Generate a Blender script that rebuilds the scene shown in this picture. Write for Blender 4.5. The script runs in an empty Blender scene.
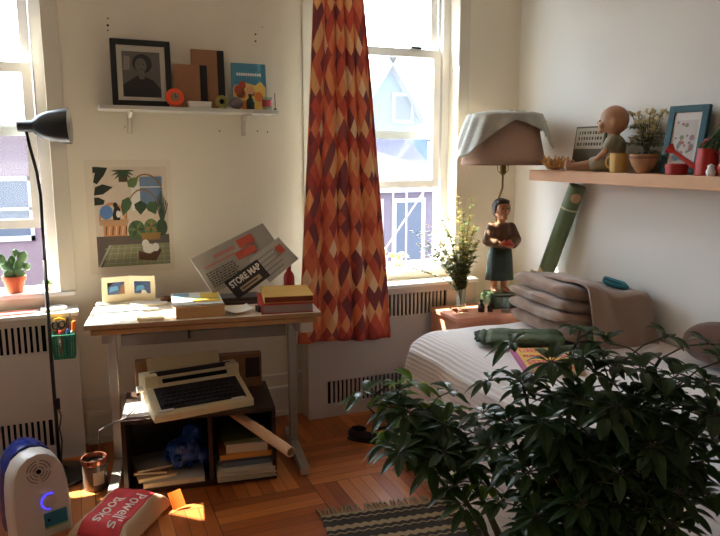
import bpy, bmesh, math, random
from mathutils import Vector, Matrix, Euler, noise
random.seed(7)
C = bpy.context.scene.collection
R = math.radians
PI = math.pi

# ------------------------------------------------------------------ materials
def lin(c):
    return tuple(((v/255)/12.92 if v/255 <= .04045 else ((v/255+.055)/1.055)**2.4) for v in c)

def nd(nt, t, **kw):
    n = nt.nodes.new(t)
    for k, v in kw.items():
        if k in n.inputs: n.inputs[k].default_value = v
        else: setattr(n, k, v)
    return n

def math_n(nt, op, a, b=None, clamp=False):
    n = nt.nodes.new('ShaderNodeMath'); n.operation = op; n.use_clamp = clamp
    for i, v in enumerate((a, b)):
        if v is None: continue
        if isinstance(v, (int, float)): n.inputs[i].default_value = v
        else: nt.links.new(v, n.inputs[i])
    return n.outputs[0]

MATS = {}
def mat(name, rgb, rough=.6, metal=0, var=.12, scale=12, bump=0, bscale=60, spec=.4, trans=0, emit=0, coat=0, sheen=0):
    if name in MATS: return MATS[name]
    m = bpy.data.materials.new(name); m.use_nodes = True; nt = m.node_tree
    b = nt.nodes['Principled BSDF']
    b.inputs['Roughness'].default_value = rough; b.inputs['Metallic'].default_value = metal
    b.inputs['Specular IOR Level'].default_value = spec
    if coat: b.inputs['Coat Weight'].default_value = coat
    if sheen: b.inputs['Sheen Weight'].default_value = sheen
    if trans: b.inputs['Transmission Weight'].default_value = trans
    col = lin(rgb)
    tc = nd(nt, 'ShaderNodeTexCoord')
    nz = nd(nt, 'ShaderNodeTexNoise', Scale=scale, Detail=4.0)
    nt.links.new(tc.outputs['Object'], nz.inputs['Vector'])
    mx = nd(nt, 'ShaderNodeMix', data_type='RGBA')
    mx.inputs[6].default_value = (*[min(1, c*(1-var)) for c in col], 1)
    mx.inputs[7].default_value = (*[min(1, c*(1+var)) for c in col], 1)
    nt.links.new(nz.outputs['Fac'], mx.inputs[0]); nt.links.new(mx.outputs[2], b.inputs['Base Color'])
    if emit:
        nt.links.new(mx.outputs[2], b.inputs['Emission Color']); b.inputs['Emission Strength'].default_value = emit
    if bump:
        n2 = nd(nt, 'ShaderNodeTexNoise', Scale=bscale, Detail=3.0)
        nt.links.new(tc.outputs['Object'], n2.inputs['Vector'])
        bp = nd(nt, 'ShaderNodeBump', Strength=bump, Distance=.01)
        nt.links.new(n2.outputs['Fac'], bp.inputs['Height']); nt.links.new(bp.outputs['Normal'], b.inputs['Normal'])
    MATS[name] = m
    return m

# ------------------------------------------------------------------ mesh builder
class MB:
    def __init__(s): s.bm = bmesh.new(); s.uv = None
    def _new(s, verts, faces, mi=0):
        vs = [s.bm.verts.new(v) for v in verts]; out = []
        for f in faces:
            try: q = s.bm.faces.new([vs[i] for i in f])
            except ValueError: continue
            q.material_index = mi; out.append(q)
        return vs, out
    def box(s, c, d, rot=None, mi=0, bev=0):
        x, y, z = d[0]/2, d[1]/2, d[2]/2
        M = Matrix.Translation(c) @ (Euler(rot).to_matrix().to_4x4() if rot else Matrix())
        P = [M @ Vector(p) for p in ((-x,-y,-z),(x,-y,-z),(x,y,-z),(-x,y,-z),(-x,-y,z),(x,-y,z),(x,y,z),(-x,y,z))]
        vs, fs = s._new(P, ((0,3,2,1),(4,5,6,7),(0,1,5,4),(1,2,6,5),(2,3,7,6),(3,0,4,7)), mi)
        if bev:
            es = list({e for f in fs for e in f.edges})
            r = bmesh.ops.bevel(s.bm, geom=es, offset=bev, segments=2, affect='EDGES', profile=.5)
            for f in r['faces']: f.material_index = mi
        return s
    def b2(s, a, b, mi=0, bev=0):
        return s.box(tuple((p+q)/2 for p, q in zip(a, b)), tuple(abs(q-p) for p, q in zip(a, b)), mi=mi, bev=bev)
    def ring(s, c, u, v, r, n, ry=None):
        return [Vector(c)+u*(r*math.cos(2*PI*i/n))+v*((ry or r)*math.sin(2*PI*i/n)) for i in range(n)]
    def tube(s, pts, rad, n=10, mi=0, caps=True):
        pts = [Vector(p) for p in pts]; k = len(pts)
        rad = rad if isinstance(rad, (list, tuple)) else [rad]*k
        t0 = (pts[1]-pts[0]).normalized()
        u = t0.orthogonal().normalized(); rings = []
        for i, p in enumerate(pts):
            t = (pts[min(i+1, k-1)]-pts[max(i-1, 0)]).normalized()
            u = (u - t*u.dot(t)); u = u.normalized() if u.length > 1e-6 else t.orthogonal().normalized()
            v = t.cross(u); rings.append(s.ring(p, u, v, rad[i], n))
        V = [p for r in rings for p in r]; F = []
        for i in range(k-1):
            for j in range(n):
                F.append((i*n+j, i*n+(j+1)%n, (i+1)*n+(j+1)%n, (i+1)*n+j))
        if caps: F += [tuple(range(n))[::-1], tuple((k-1)*n+j for j in range(n))]
        s._new(V, F, mi); return s
    def lathe(s, prof, c=(0,0,0), n=28, mi=0, sx=1, sy=1, caps=True):
        V = []; F = []; k = len(prof)
        for r, z in prof:
            for j in range(n):
                a = 2*PI*j/n; V.append((c[0]+r*sx*math.cos(a), c[1]+r*sy*math.sin(a), c[2]+z))
        for i in range(k-1):
            for j in range(n):
                F.append((i*n+j, i*n+(j+1)%n, (i+1)*n+(j+1)%n, (i+1)*n+j))
        if caps: F += [tuple(range(n))[::-1], tuple((k-1)*n+j for j in range(n))]
        s._new(V, F, mi); return s
    def ell(s, c, r, mi=0, sub=2, rot=None):
        M = Matrix.Translation(c) @ (Euler(rot).to_matrix().to_4x4() if rot else Matrix()) @ Matrix.Diagonal((*((r,)*3 if isinstance(r, (int, float)) else r), 1))
        q = bmesh.ops.create_icosphere(s.bm, subdivisions=sub, radius=1, matrix=M)
        for f in {f for v in q['verts'] for f in v.link_faces}: f.material_index = mi
        return s
    def prism(s, pts, z0, z1, mi=0, plane='xy'):
        n = len(pts)
        f = {'xy': lambda p, z: (p[0], p[1], z), 'xz': lambda p, z: (p[0], z, p[1]), 'yz': lambda p, z: (z, p[0], p[1])}[plane]
        V = [f(p, z0) for p in pts]+[f(p, z1) for p in pts]
        F = [tuple(range(n))[::-1], tuple(range(n, 2*n))]+[(i, (i+1)%n, n+(i+1)%n, n+i) for i in range(n)]
        s._new(V, F, mi); return s
    def grid(s, fn, nu, nv, mi=0, uv=None):
        V = []; 
        for j in range(nv+1):
            for i in range(nu+1): V.append(fn(i/nu, j/nv))
        F = [(j*(nu+1)+i, j*(nu+1)+i+1, (j+1)*(nu+1)+i+1, (j+1)*(nu+1)+i) for j in range(nv) for i in range(nu)]
        vs, fs = s._new(V, F, mi)
        if uv:
            L = s.bm.loops.layers.uv.verify(); idx = {v: k for k, v in enumerate(vs)}
            for f in fs:
                for l in f.loops:
                    k = idx[l.vert]; l[L].uv = uv((k % (nu+1))/nu, (k//(nu+1))/nv)
        return s
    def build(s, name, mats, parent=None, smooth=False, world=False, loc=None, rot=None, fix=True):
        if fix: bmesh.ops.recalc_face_normals(s.bm, faces=s.bm.faces[:])
        me = bpy.data.meshes.new(name)
        s.bm.to_mesh(me); s.bm.free()
        if smooth:
            for p in me.polygons: p.use_smooth = True
        for m in (mats if isinstance(mats, (list, tuple)) else [mats]): me.materials.append(m)
        return link(name, me, parent, world, loc, rot)

def auto(o, ang=40):
    me = o.data
    for p in me.polygons: p.use_smooth = True
    bm = bmesh.new(); bm.from_mesh(me)
    for e in bm.edges:
        e.smooth = not (len(e.link_faces) == 2 and e.calc_face_angle(0) > R(ang))
    bm.to_mesh(me); bm.free()
    return o

def link(name, me, parent=None, world=False, loc=None, rot=None):
    o = bpy.data.objects.new(name, me); C.objects.link(o)
    if parent:
        o.parent = parent
        if world: me.transform(wmat(parent).inverted())
    if loc: o.location = loc
    if rot: o.rotation_euler = rot
    return o

def wmat(o):
    m = Matrix.LocRotScale(o.location, o.rotation_euler, o.scale)
    return wmat(o.parent) @ m if o.parent else m

def tag(o, label, cat, group=None, kind=None):
    o['label'] = label; o['category'] = cat
    if group: o['group'] = group
    if kind: o['kind'] = kind
    return o

def thing(name, label, cat, loc=(0,0,0), rz=0, group=None, rot=None):
    o = bpy.data.objects.new(name, None); C.objects.link(o)
    o.empty_display_size = .05
    o.location = loc; o.rotation_euler = rot or (0, 0, rz)
    return tag(o, label, cat, group)

def struct(o): o['kind'] = 'structure'; return o

def copy_tree(o, parent=None):
    c = o.copy(); C.objects.link(c); c.parent = parent
    for ch in list(o.children): copy_tree(ch, c)
    return c

def add_mod(o, t, **kw):
    m = o.modifiers.new(t.lower(), t)
    for k, v in kw.items(): setattr(m, k, v)
    return m

def text_bm(s, size, ext=.0006, align='CENTER', bold=0):
    cu = bpy.data.curves.new('lettering', 'FONT'); cu.body = s; cu.size = size; cu.extrude = ext
    cu.align_x = align; cu.align_y = 'CENTER'; cu.offset = bold
    o = bpy.data.objects.new('lettering', cu); C.objects.link(o)
    bpy.context.view_layer.update()
    me = bpy.data.meshes.new_from_object(o.evaluated_get(bpy.context.evaluated_depsgraph_get()))
    bpy.data.objects.remove(o); bpy.data.curves.remove(cu)
    return me

def text(name, s, size, m, parent, loc, rot, ext=.0006, bold=0, sx=1):
    me = text_bm(s, size, ext, bold=bold); me.materials.clear(); me.materials.append(m)
    if sx != 1: me.transform(Matrix.Diagonal((sx, 1, 1, 1)))
    return link(name, me, parent, loc=loc, rot=rot)

def blob(name, shapes, m, parent=None, voxel=.008, smooth=4, world=False, disp=0, dscale=10):
    """one continuous skin round a set of overlapping tapered limbs and ellipsoids"""
    b = MB()
    for sh in shapes:
        if sh[0] == 'c':
            p0, p1, r0, r1 = Vector(sh[1]), Vector(sh[2]), sh[3], sh[4]
            L = (p1-p0).length; k = max(2, int(L/(min(r0, r1)*.45))+1)
            for i in range(k+1):
                t = i/k; b.ell(p0.lerp(p1, t), r0+(r1-r0)*t, sub=2)
        else: b.ell(sh[1], sh[2], sub=3, rot=sh[3] if len(sh) > 3 else None)
    me = bpy.data.meshes.new(name); b.bm.to_mesh(me); b.bm.free()
    o = bpy.data.objects.new('blob', me); C.objects.link(o)
    add_mod(o, 'REMESH', mode='VOXEL', voxel_size=voxel, use_smooth_shade=True)
    add_mod(o, 'SMOOTH', factor=.5, iterations=smooth)
    bpy.context.view_layer.update()
    me2 = bpy.data.meshes.new_from_object(o.evaluated_get(bpy.context.evaluated_depsgraph_get()))
    bpy.data.objects.remove(o); bpy.data.meshes.remove(me)
    if disp:
        for v in me2.vertices:
            v.co += v.normal*disp*noise.noise(Vector(v.co)*dscale)
    for p in me2.polygons: p.use_smooth = True
    me2.materials.clear(); me2.materials.append(m)
    return link(name, me2, parent, world)

# ------------------------------------------------------------------ colours
def wall_mat(name, rgb):
    m = mat(name, rgb, rough=.75, var=.03, scale=3, bump=.08, bscale=90, spec=.2); return m
M_wall = wall_mat('cream_wall_paint', (229, 220, 202))
M_wall_r = wall_mat('window_lit_wall_paint', (226, 223, 216))  # cooler copy of the wall paint, window light put into its colour
M_trim = mat('trim_paint', (222, 217, 206), rough=.45, var=.03, scale=4)
M_case = mat('casing_paint', (214, 206, 190), rough=.5, var=.03, scale=4)
M_white = mat('white_window_paint', (238, 236, 232), rough=.4, var=.02)
M_ceil = mat('ceiling_paint', (235, 230, 220), rough=.85, var=.02)
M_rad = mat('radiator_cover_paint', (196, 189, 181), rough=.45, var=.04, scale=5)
M_black = mat('black_metal', (18, 17, 18), rough=.35, var=.05, spec=.5)
M_dark = mat('dark_void', (10, 9, 9), rough=.9, var=.05)
M_paper = mat('white_paper', (238, 234, 224), rough=.7, var=.03)
M_page = mat('page_edges', (222, 205, 172), rough=.8, var=.12, scale=60)
M_steel = mat('grey_steel', (176, 172, 166), rough=.32, metal=.6, var=.05)
M_dwood = mat('dark_stained_wood', (48, 30, 22), rough=.4, var=.25, scale=9)
M_desk = mat('whitewashed_desk_board', (232, 222, 204), rough=.5, var=.05, scale=6)
M_ply = mat('raw_board_edge', (178, 138, 94), rough=.6, var=.2, scale=22)
M_pine = mat('pine_wood', (214, 168, 128), rough=.5, var=.12, scale=7)
M_beige = mat('aged_beige_plastic', (214, 198, 158), rough=.45, var=.05)
M_keys = mat('dark_key_plastic', (34, 33, 36), rough=.5, var=.1)
M_terra = mat('terracotta', (182, 92, 58), rough=.8, var=.12, scale=20)
M_soil = mat('soil', (48, 34, 26), rough=.95, var=.4, scale=80)
M_cactus = mat('cactus_skin', (92, 128, 84), rough=.55, var=.2, scale=40)
M_leafy = mat('small_leaf_green', (116, 146, 72), rough=.5, var=.3, scale=40)
M_red = mat('glossy_red', (176, 40, 32), rough=.35, var=.08)
M_orange = mat('orange_plastic', (238, 84, 40), rough=.35, var=.05)
M_gold = mat('ochre_cover', (214, 176, 96), rough=.6, var=.1)
M_brownb = mat('brown_board', (158, 112, 78), rough=.7, var=.12, scale=18)
M_tealf = mat('teal_frame_paint', (44, 88, 98), rough=.45, var=.08)
M_cup = mat('mustard_glaze', (204, 166, 96), rough=.35, var=.1)
M_bowl = mat('tan_wood_bowl', (178, 132, 94), rough=.5, var=.2, scale=25)
M_glass = None

def glass_mat(name, veil=.03, tint=(.96, .98, .97)):
    m = bpy.data.materials.new(name); m.use_nodes = True; nt = m.node_tree
    nt.nodes.remove(nt.nodes['Principled BSDF']); out = nt.nodes['Material Output']
    tr = nd(nt, 'ShaderNodeBsdfTransparent'); tr.inputs[0].default_value = (*tint, 1)
    gl = nd(nt, 'ShaderNodeBsdfGlossy', Roughness=.03)
    df = nd(nt, 'ShaderNodeBsdfTranslucent'); df.inputs[0].default_value = (.9, .92, .95, 1)
    lw = nd(nt, 'ShaderNodeLayerWeight', Blend=.5)
    m1 = nd(nt, 'ShaderNodeMixShader'); nt.links.new(math_n(nt, 'ADD', math_n(nt, 'MULTIPLY', math_n(nt, 'POWER', lw.outputs['Facing'], 5.0), .8), .03), m1.inputs[0])
    nt.links.new(tr.outputs[0], m1.inputs[1]); nt.links.new(gl.outputs[0], m1.inputs[2])
    m2 = nd(nt, 'ShaderNodeMixShader', Fac=veil)  # small translucent share paints a veil of haze over the glass
    nt.links.new(m1.outputs[0], m2.inputs[1]); nt.links.new(df.outputs[0], m2.inputs[2])
    nt.links.new(m2.outputs[0], out.inputs[0]); return m
M_glass = glass_mat('veiled_window_glass', .012)
M_clear = glass_mat('clear_glass', .03, (.86, .92, .9))

def wood_floor():
    m = bpy.data.materials.new('parquet_floor'); m.use_nodes = True; nt = m.node_tree
    b = nt.nodes['Principled BSDF']; L = nt.links.new
    geo = nd(nt, 'ShaderNodeTexCoord'); sp = nd(nt, 'ShaderNodeSeparateXYZ'); L(geo.outputs['Object'], sp.inputs[0])
    T = .46; W = .0575
    x = math_n(nt, 'DIVIDE', sp.outputs[0], T); y = math_n(nt, 'DIVIDE', sp.outputs[1], T)
    ix = math_n(nt, 'FLOOR', x); iy = math_n(nt, 'FLOOR', y)
    par = math_n(nt, 'FLOORED_MODULO', math_n(nt, 'ADD', ix, iy), 2.0)
    def mixf(a, c): # par ? a : c
        return math_n(nt, 'ADD', math_n(nt, 'MULTIPLY', a, par), math_n(nt, 'MULTIPLY', c, math_n(nt, 'SUBTRACT', 1.0, par)))
    across = mixf(sp.outputs[0], sp.outputs[1]); along = mixf(sp.outputs[1], sp.outputs[0])
    st = math_n(nt, 'DIVIDE', across, W); si = math_n(nt, 'FLOOR', st)
    cb = nd(nt, 'ShaderNodeCombineXYZ'); L(math_n(nt, 'ADD', ix, math_n(nt, 'MULTIPLY', par, 31.0)), cb.inputs[0]); L(iy, cb.inputs[1]); L(si, cb.inputs[2])
    wn = nd(nt, 'ShaderNodeTexWhiteNoise'); L(cb.outputs[0], wn.inputs['Vector'])
    cv = nd(nt, 'ShaderNodeCombineXYZ'); L(math_n(nt, 'MULTIPLY', across, 90.0), cv.inputs[0]); L(math_n(nt, 'MULTIPLY', along, 6.0), cv.inputs[1]); L(math_n(nt, 'MULTIPLY', wn.outputs['Value'], 40.0), cv.inputs[2])
    gr = nd(nt, 'ShaderNodeTexNoise', Scale=1.0, Detail=4.0); L(cv.outputs[0], gr.inputs['Vector'])
    v = math_n(nt, 'ADD', math_n(nt, 'MULTIPLY', wn.outputs['Value'], .62), math_n(nt, 'MULTIPLY', gr.outputs['Fac'], .38))
    cr = nd(nt, 'ShaderNodeValToRGB'); L(v, cr.inputs[0])
    cr.color_ramp.elements[0].color = (*lin((118, 58, 26)), 1); cr.color_ramp.elements[1].color = (*lin((206, 132, 70)), 1)
    e = cr.color_ramp.elements.new(.5); e.color = (*lin((164, 88, 40)), 1)
    def seam(s, w):
        f = math_n(nt, 'FRACT', s); d = math_n(nt, 'ABSOLUTE', math_n(nt, 'SUBTRACT', f, .5))
        return math_n(nt, 'GREATER_THAN', d, .5-w)
    gp = math_n(nt, 'MAXIMUM', seam(st, .022), math_n(nt, 'MAXIMUM', seam(x, .004), seam(y, .004)))
    mx = nd(nt, 'ShaderNodeMix', data_type='RGBA'); L(gp, mx.inputs[0]); L(cr.outputs[0], mx.inputs[6]); mx.inputs[7].default_value = (*lin((50, 24, 12)), 1)
    L(mx.outputs[2], b.inputs['Base Color'])
    b.inputs['Roughness'].default_value = .33; b.inputs['Specular IOR Level'].default_value = .45
    bp = nd(nt, 'ShaderNodeBump', Strength=.25, Distance=.002); bp.invert = True
    L(gp, bp.inputs['Height']); L(bp.outputs[0], b.inputs['Normal'])
    return m

def brick_mat(name, c1, c2, mortar, scale=4.5):
    m = bpy.data.materials.new(name); m.use_nodes = True; nt = m.node_tree; L = nt.links.new
    b = nt.nodes['Principled BSDF']; b.inputs['Roughness'].default_value = .9
    tc = nd(nt, 'ShaderNodeTexCoord'); mp = nd(nt, 'ShaderNodeMapping'); mp.inputs['Rotation'].default_value = (R(90), 0, 0)
    L(tc.outputs['Object'], mp.inputs[0])
    br = nd(nt, 'ShaderNodeTexBrick', Scale=scale); L(mp.outputs[0], br.inputs['Vector'])
    br.inputs['Color1'].default_value = (*lin(c1), 1); br.inputs['Color2'].default_value = (*lin(c2), 1); br.inputs['Mortar'].default_value = (*lin(mortar), 1)
    br.inputs['Mortar Size'].default_value = .03
    L(br.outputs['Color'], b.inputs['Base Color']); return m

def curtain_mat():
    m = bpy.data.materials.new('harlequin_curtain_cloth'); m.use_nodes = True; nt = m.node_tree; L = nt.links.new
    b = nt.nodes['Principled BSDF']; out = nt.nodes['Material Output']; b.inputs['Roughness'].default_value = .85
    uv = nd(nt, 'ShaderNodeUVMap'); sp = nd(nt, 'ShaderNodeSeparateXYZ'); L(uv.outputs[0], sp.inputs[0])
    P = .215; c = .42
    vp = math_n(nt, 'DIVIDE', sp.outputs[1], P); fl = math_n(nt, 'FLOOR', vp); p = math_n(nt, 'FRACT', vp)
    s1 = math_n(nt, 'DIVIDE', p, c, True)
    s2 = math_n(nt, 'DIVIDE', math_n(nt, 'SUBTRACT', p, c), 1-c, True)
    bb = math_n(nt, 'ADD', math_n(nt, 'MULTIPLY', fl, 2.0), math_n(nt, 'ADD', s1, s2))
    a = math_n(nt, 'DIVIDE', sp.outputs[0], .072)
    q1 = math_n(nt, 'FLOOR', math_n(nt, 'ADD', a, bb)); q2 = math_n(nt, 'FLOOR', math_n(nt, 'SUBTRACT', a, bb))
    cb = nd(nt, 'ShaderNodeCombineXYZ'); L(q1, cb.inputs[0]); L(q2, cb.inputs[1])
    wn = nd(nt, 'ShaderNodeTexWhiteNoise'); L(cb.outputs[0], wn.inputs['Vector'])
    row = math_n(nt, 'FLOORED_MODULO', math_n(nt, 'SUBTRACT', q1, q2), 4.0)
    def ramp(stops):
        cr = nd(nt, 'ShaderNodeValToRGB'); cr.color_ramp.interpolation = 'CONSTANT'; L(wn.outputs['Value'], cr.inputs[0])
        el = cr.color_ramp.elements
        el[0].position = 0; el[0].color = (*lin(stops[0][1]), 1); el[1].position = stops[1][0]; el[1].color = (*lin(stops[1][1]), 1)
        for ps, cc in stops[2:]:
            e = el.new(ps); e.color = (*lin(cc), 1)
        return cr.outputs[0]
    r1 = ramp([(0, (206, 86, 68)), (.3, (132, 62, 68)), (.5, (222, 112, 80)), (.75, (172, 70, 64))])
    r2 = ramp([(0, (240, 158, 104)), (.22, (246, 212, 170)), (.36, (234, 128, 88)), (.58, (140, 70, 72)), (.68, (240, 182, 126)), (.86, (214, 94, 72))])
    mx = nd(nt, 'ShaderNodeMix', data_type='RGBA'); L(math_n(nt, 'LESS_THAN', row, 1.5), mx.inputs[0]); L(r2, mx.inputs[6]); L(r1, mx.inputs[7])
    L(mx.outputs[2], b.inputs['Base Color'])
    tl = nd(nt, 'ShaderNodeBsdfTranslucent'); L(mx.outputs[2], tl.inputs[0])
    ms = nd(nt, 'ShaderNodeMixShader', Fac=.05); L(b.outputs[0], ms.inputs[1]); L(tl.outputs[0], ms.inputs[2]); L(ms.outputs[0], out.inputs[0])
    return m

def leaf_mat(name, rgb, tr=.3, rough=.35):
    m = mat(name, rgb, rough=rough, var=.35, scale=9, spec=.45); nt = m.node_tree; L = nt.links.new
    b = nt.nodes['Principled BSDF']; out = nt.nodes['Material Output']
    t = nd(nt, 'ShaderNodeBsdfTranslucent'); t.inputs[0].default_value = (*lin((min(255, rgb[0]*1.7), min(255, rgb[1]*1.6), rgb[2])), 1)
    ms = nd(nt, 'ShaderNodeMixShader', Fac=tr); L(b.outputs[0], ms.inputs[1]); L(t.outputs[0], ms.inputs[2]); L(ms.outputs[0], out.inputs[0])
    return m

def stripe_cloth(name, rgb, freq, strength, axis=0):
    m = mat(name, rgb, rough=.9, var=.03, scale=30, spec=.15, sheen=.2); nt = m.node_tree; L = nt.links.new
    b = nt.nodes['Principled BSDF']
    uv = nd(nt, 'ShaderNodeUVMap'); mp = nd(nt, 'ShaderNodeMapping'); L(uv.outputs[0], mp.inputs[0])
    wv = nd(nt, 'ShaderNodeTexWave', Scale=freq, Distortion=2.2, Detail=2.0); wv.inputs['Detail Scale'].default_value = .35
    wv.bands_direction = 'XY'[axis]; L(mp.outputs[0], wv.inputs['Vector'])
    nz = nd(nt, 'ShaderNodeTexNoise', Scale=140.0); L(mp.outputs[0], nz.inputs['Vector'])
    h = math_n(nt, 'ADD', wv.outputs['Fac'], math_n(nt, 'MULTIPLY', nz.outputs['Fac'], .5))
    bp = nd(nt, 'ShaderNodeBump', Strength=strength, Distance=.02); L(h, bp.inputs['Height']); L(bp.outputs[0], b.inputs['Normal'])
    return m

# ------------------------------------------------------------------ room shell
BW, RC, RW, LW, FW, CH = 3.65, 3.5, 2.6, -1.7, -1.6, 2.75
W1 = (-.995, -.095); W2 = (1.26, 2.16); WZ0, WZ1 = .80, 2.50; WD = .20     # window openings and wall thickness
f = MB(); f.b2((LW-.1, FW-.1, -.08), (RW+.1, BW+.25, 0)); struct(f.build('floor', wood_floor()))
f = MB(); f.b2((LW-.1, FW-.1, CH), (RW+.1, BW+.25, CH+.08)); struct(f.build('ceiling', M_ceil))
w = MB()
for x0, x1, z0, z1 in ((LW, W1[0], 0, CH), (W1[0], W1[1], 0, WZ0), (W1[0], W1[1], WZ1, CH), (W1[1], W2[0], 0, CH), (W2[0], W2[1], 0, WZ0), (W2[0], W2[1], WZ1, CH), (W2[1], RW, 0, CH)):
    w.b2((x0, BW, z0), (x1, BW+WD, z1))
wall_back = struct(w.build('wall_back', M_wall))
for x, z, r in ((.204, 2.142, .004), (.202, 2.11, .006), (.201, 2.087, .004), (.932, 2.115, .005), (.931, 2.08, .005), (.97, 2.153, .003), (.254, 1.628, .003), (.726, 1.614, .004), (.93, 1.616, .004), (.985, 1.612, .004)):
    h = MB(); h.tube(((x, BW-.001, z), (x, BW+.004, z)), r, 8); h.build('screw_hole', M_dark, wall_back)
w = MB(); w.b2((RW, FW, 0), (RW+.1, BW+WD, CH)); struct(w.build('wall_right', M_wall_r))
w = MB(); w.b2((LW-.1, FW, 0), (LW, BW+WD, CH)); struct(w.build('wall_left', M_wall))
w = MB(); w.b2((LW, FW-.1, 0), (RW, FW, CH)); struct(w.build('wall_front', M_wall))
# baseboard and the low wainscot rail behind the desk
w = MB(); w.b2((W1[1]+.08, BW-.018, 0), (W2[0]-.11, BW, .17)); w.b2((W1[1]+.08, BW-.026, .0), (W2[0]-.11, BW, .03)); w.b2((W1[1]+.08, BW-.024, .15), (W2[0]-.11, BW, .175), bev=.004)
struct(w.build('baseboard_back', M_trim))
w = MB(); w.b2((W1[1]+.08, BW-.012, .225), (W2[0]-.11, BW, .25), bev=.004); struct(w.build('trim_1', M_trim))
w = MB(); w.b2((RW-.018, FW, 0), (RW, BW, .17), bev=.004); struct(w.build('baseboard_right', M_trim))

def window(n, x0, x1, rail, bot):
    """double-hung sash window set back in the wall, lower sash raised to `bot`"""
    t = bpy.data.objects.new('window_%d' % n, None); C.objects.link(t); t.location = ((x0+x1)/2, BW, WZ0); struct(t)
    yo = BW+.10; fr = .045
    m = MB()                                                      # box frame, stool and apron
    m.b2((x0, yo, WZ0), (x0+fr, BW+WD-.005, WZ1)); m.b2((x1-fr, yo, WZ0), (x1, BW+WD-.005, WZ1)); m.b2((x0, yo, WZ1-fr), (x1, BW+WD-.005, WZ1))
    m.b2((x0+fr, yo+.035, WZ0), (x0+fr+.012, yo+.05, WZ1)); m.b2((x1-fr-.012, yo+.035, WZ0), (x1-fr, yo+.05, WZ1))
    m.build('window_frame', M_white, t, world=True)
    m = MB(); m.b2((x0+.001, BW-.001, WZ0-.001), (x1-.001, BW+WD, WZ0+.022), bev=.004); m.b2((x0-.07, BW-.028, WZ0-.001), (x1+.07, BW-.001, WZ0+.022), bev=.006)
    m.build('window_sill', M_white, t, world=True)
    m = MB(); cw = .075                                           # flat casing round the opening
    m.b2((x0-cw, BW-.014, WZ0+.022), (x0, BW, WZ1+cw), bev=.003); m.b2((x1, BW-.014, WZ0+.022), (x1+cw, BW, WZ1+cw), bev=.003); m.b2((x0, BW-.014, WZ1), (x1, BW, WZ1+cw), bev=.003)
    m.build('window_casing', M_case, t, world=True)
    def sash(name, z0, z1, y, st=.045, rt=.045, rb=.045):
        a, b = x0+fr+.014, x1-fr-.014
        s = MB(); s.b2((a, y, z0), (a+st, y+.032, z1)); s.b2((b-st, y, z0), (b, y+.032, z1)); s.b2((a+st, y, z0), (b-st, y+.032, z0+rb)); s.b2((a+st, y, z1-rt), (b-st, y+.032, z1))
        so = s.build(name, M_white, t, world=True)
        g = MB(); g.b2((a+st, y+.014, z0+rb), (b-st, y+.017, z1-rt)); g.build('glass_pane', M_glass, so, world=True)
        return so
    lo = sash('lower_sash', bot, rail+.03, yo+.004)
    up = sash('upper_sash', 1.585, WZ1-fr, yo+.05)
    k = MB(); k.box(((x0+x1)/2+.22, yo-.004, rail+.036), (.07, .02, .012)); k.box(((x0+x1)/2-.22, yo-.004, rail+.036), (.07, .02, .012)); k.build('sash_latch', M_black, lo, world=True)
    return t
window(1, *W1, 1.90, 1.13)
window(2, *W2, 2.08, 1.29)

def radiator_cover(x0, x1, label, slots_top, slots_low):
    t = thing('radiator_cover', label, 'radiator cover', ((x0+x1)/2, RC+.06, 0), 0, 'painted radiator covers under the windows')
    zt = .745; a0, a1 = .555, .687; b0, b1 = .075, .212
    def panel(sa, sb):
        p = MB(); y0, y1 = RC, RC+.016
        p.b2((x0, y0, 0), (x1, y1, b0)); p.b2((x0, y0, b1), (x1, y1, a0)); p.b2((x0, y0, a1), (x1, y1, zt-.02))
        for (u0, u1), z0, z1 in ((sa, a0, a1), (sb, b0, b1)):
            p.b2((x0, y0, z0), (u0, y1, z1)); p.b2((u1, y0, z0), (x1, y1, z1))
        p.b2((x0, y1, 0), (x0+.016, BW-.027, zt-.02)); p.b2((x1-.016, y1, 0), (x1, BW-.027, zt-.02))
        return p
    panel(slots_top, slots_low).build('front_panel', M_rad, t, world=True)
    for (u0, u1), z0, z1 in ((slots_top, a0, a1), (slots_low, b0, b1)):
        g = MB(); n = int(round((u1-u0)/.026)); st = (u1-u0)/n
        for i in range(1, n): g.b2((u0+i*st-.0065, RC+.002, z0-.002), (u0+i*st+.0065, RC+.012, z1+.002))
        g.build('grille', M_rad, t, world=True)
    k = MB(); k.b2((x0+.018, RC+.03, .01), (x1-.018, RC+.034, zt-.022)); k.build('shade_backing', M_dark, t, world=True)  # near-black sheet paints the shade behind the grilles
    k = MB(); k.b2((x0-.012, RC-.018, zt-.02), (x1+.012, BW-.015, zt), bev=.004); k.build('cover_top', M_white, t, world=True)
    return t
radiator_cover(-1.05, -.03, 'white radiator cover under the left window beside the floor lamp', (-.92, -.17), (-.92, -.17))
radiator_cover(1.15, 2.235, 'white radiator cover below the curtain behind the bed', (1.28, 2.03), (1.265, 2.03))
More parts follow.
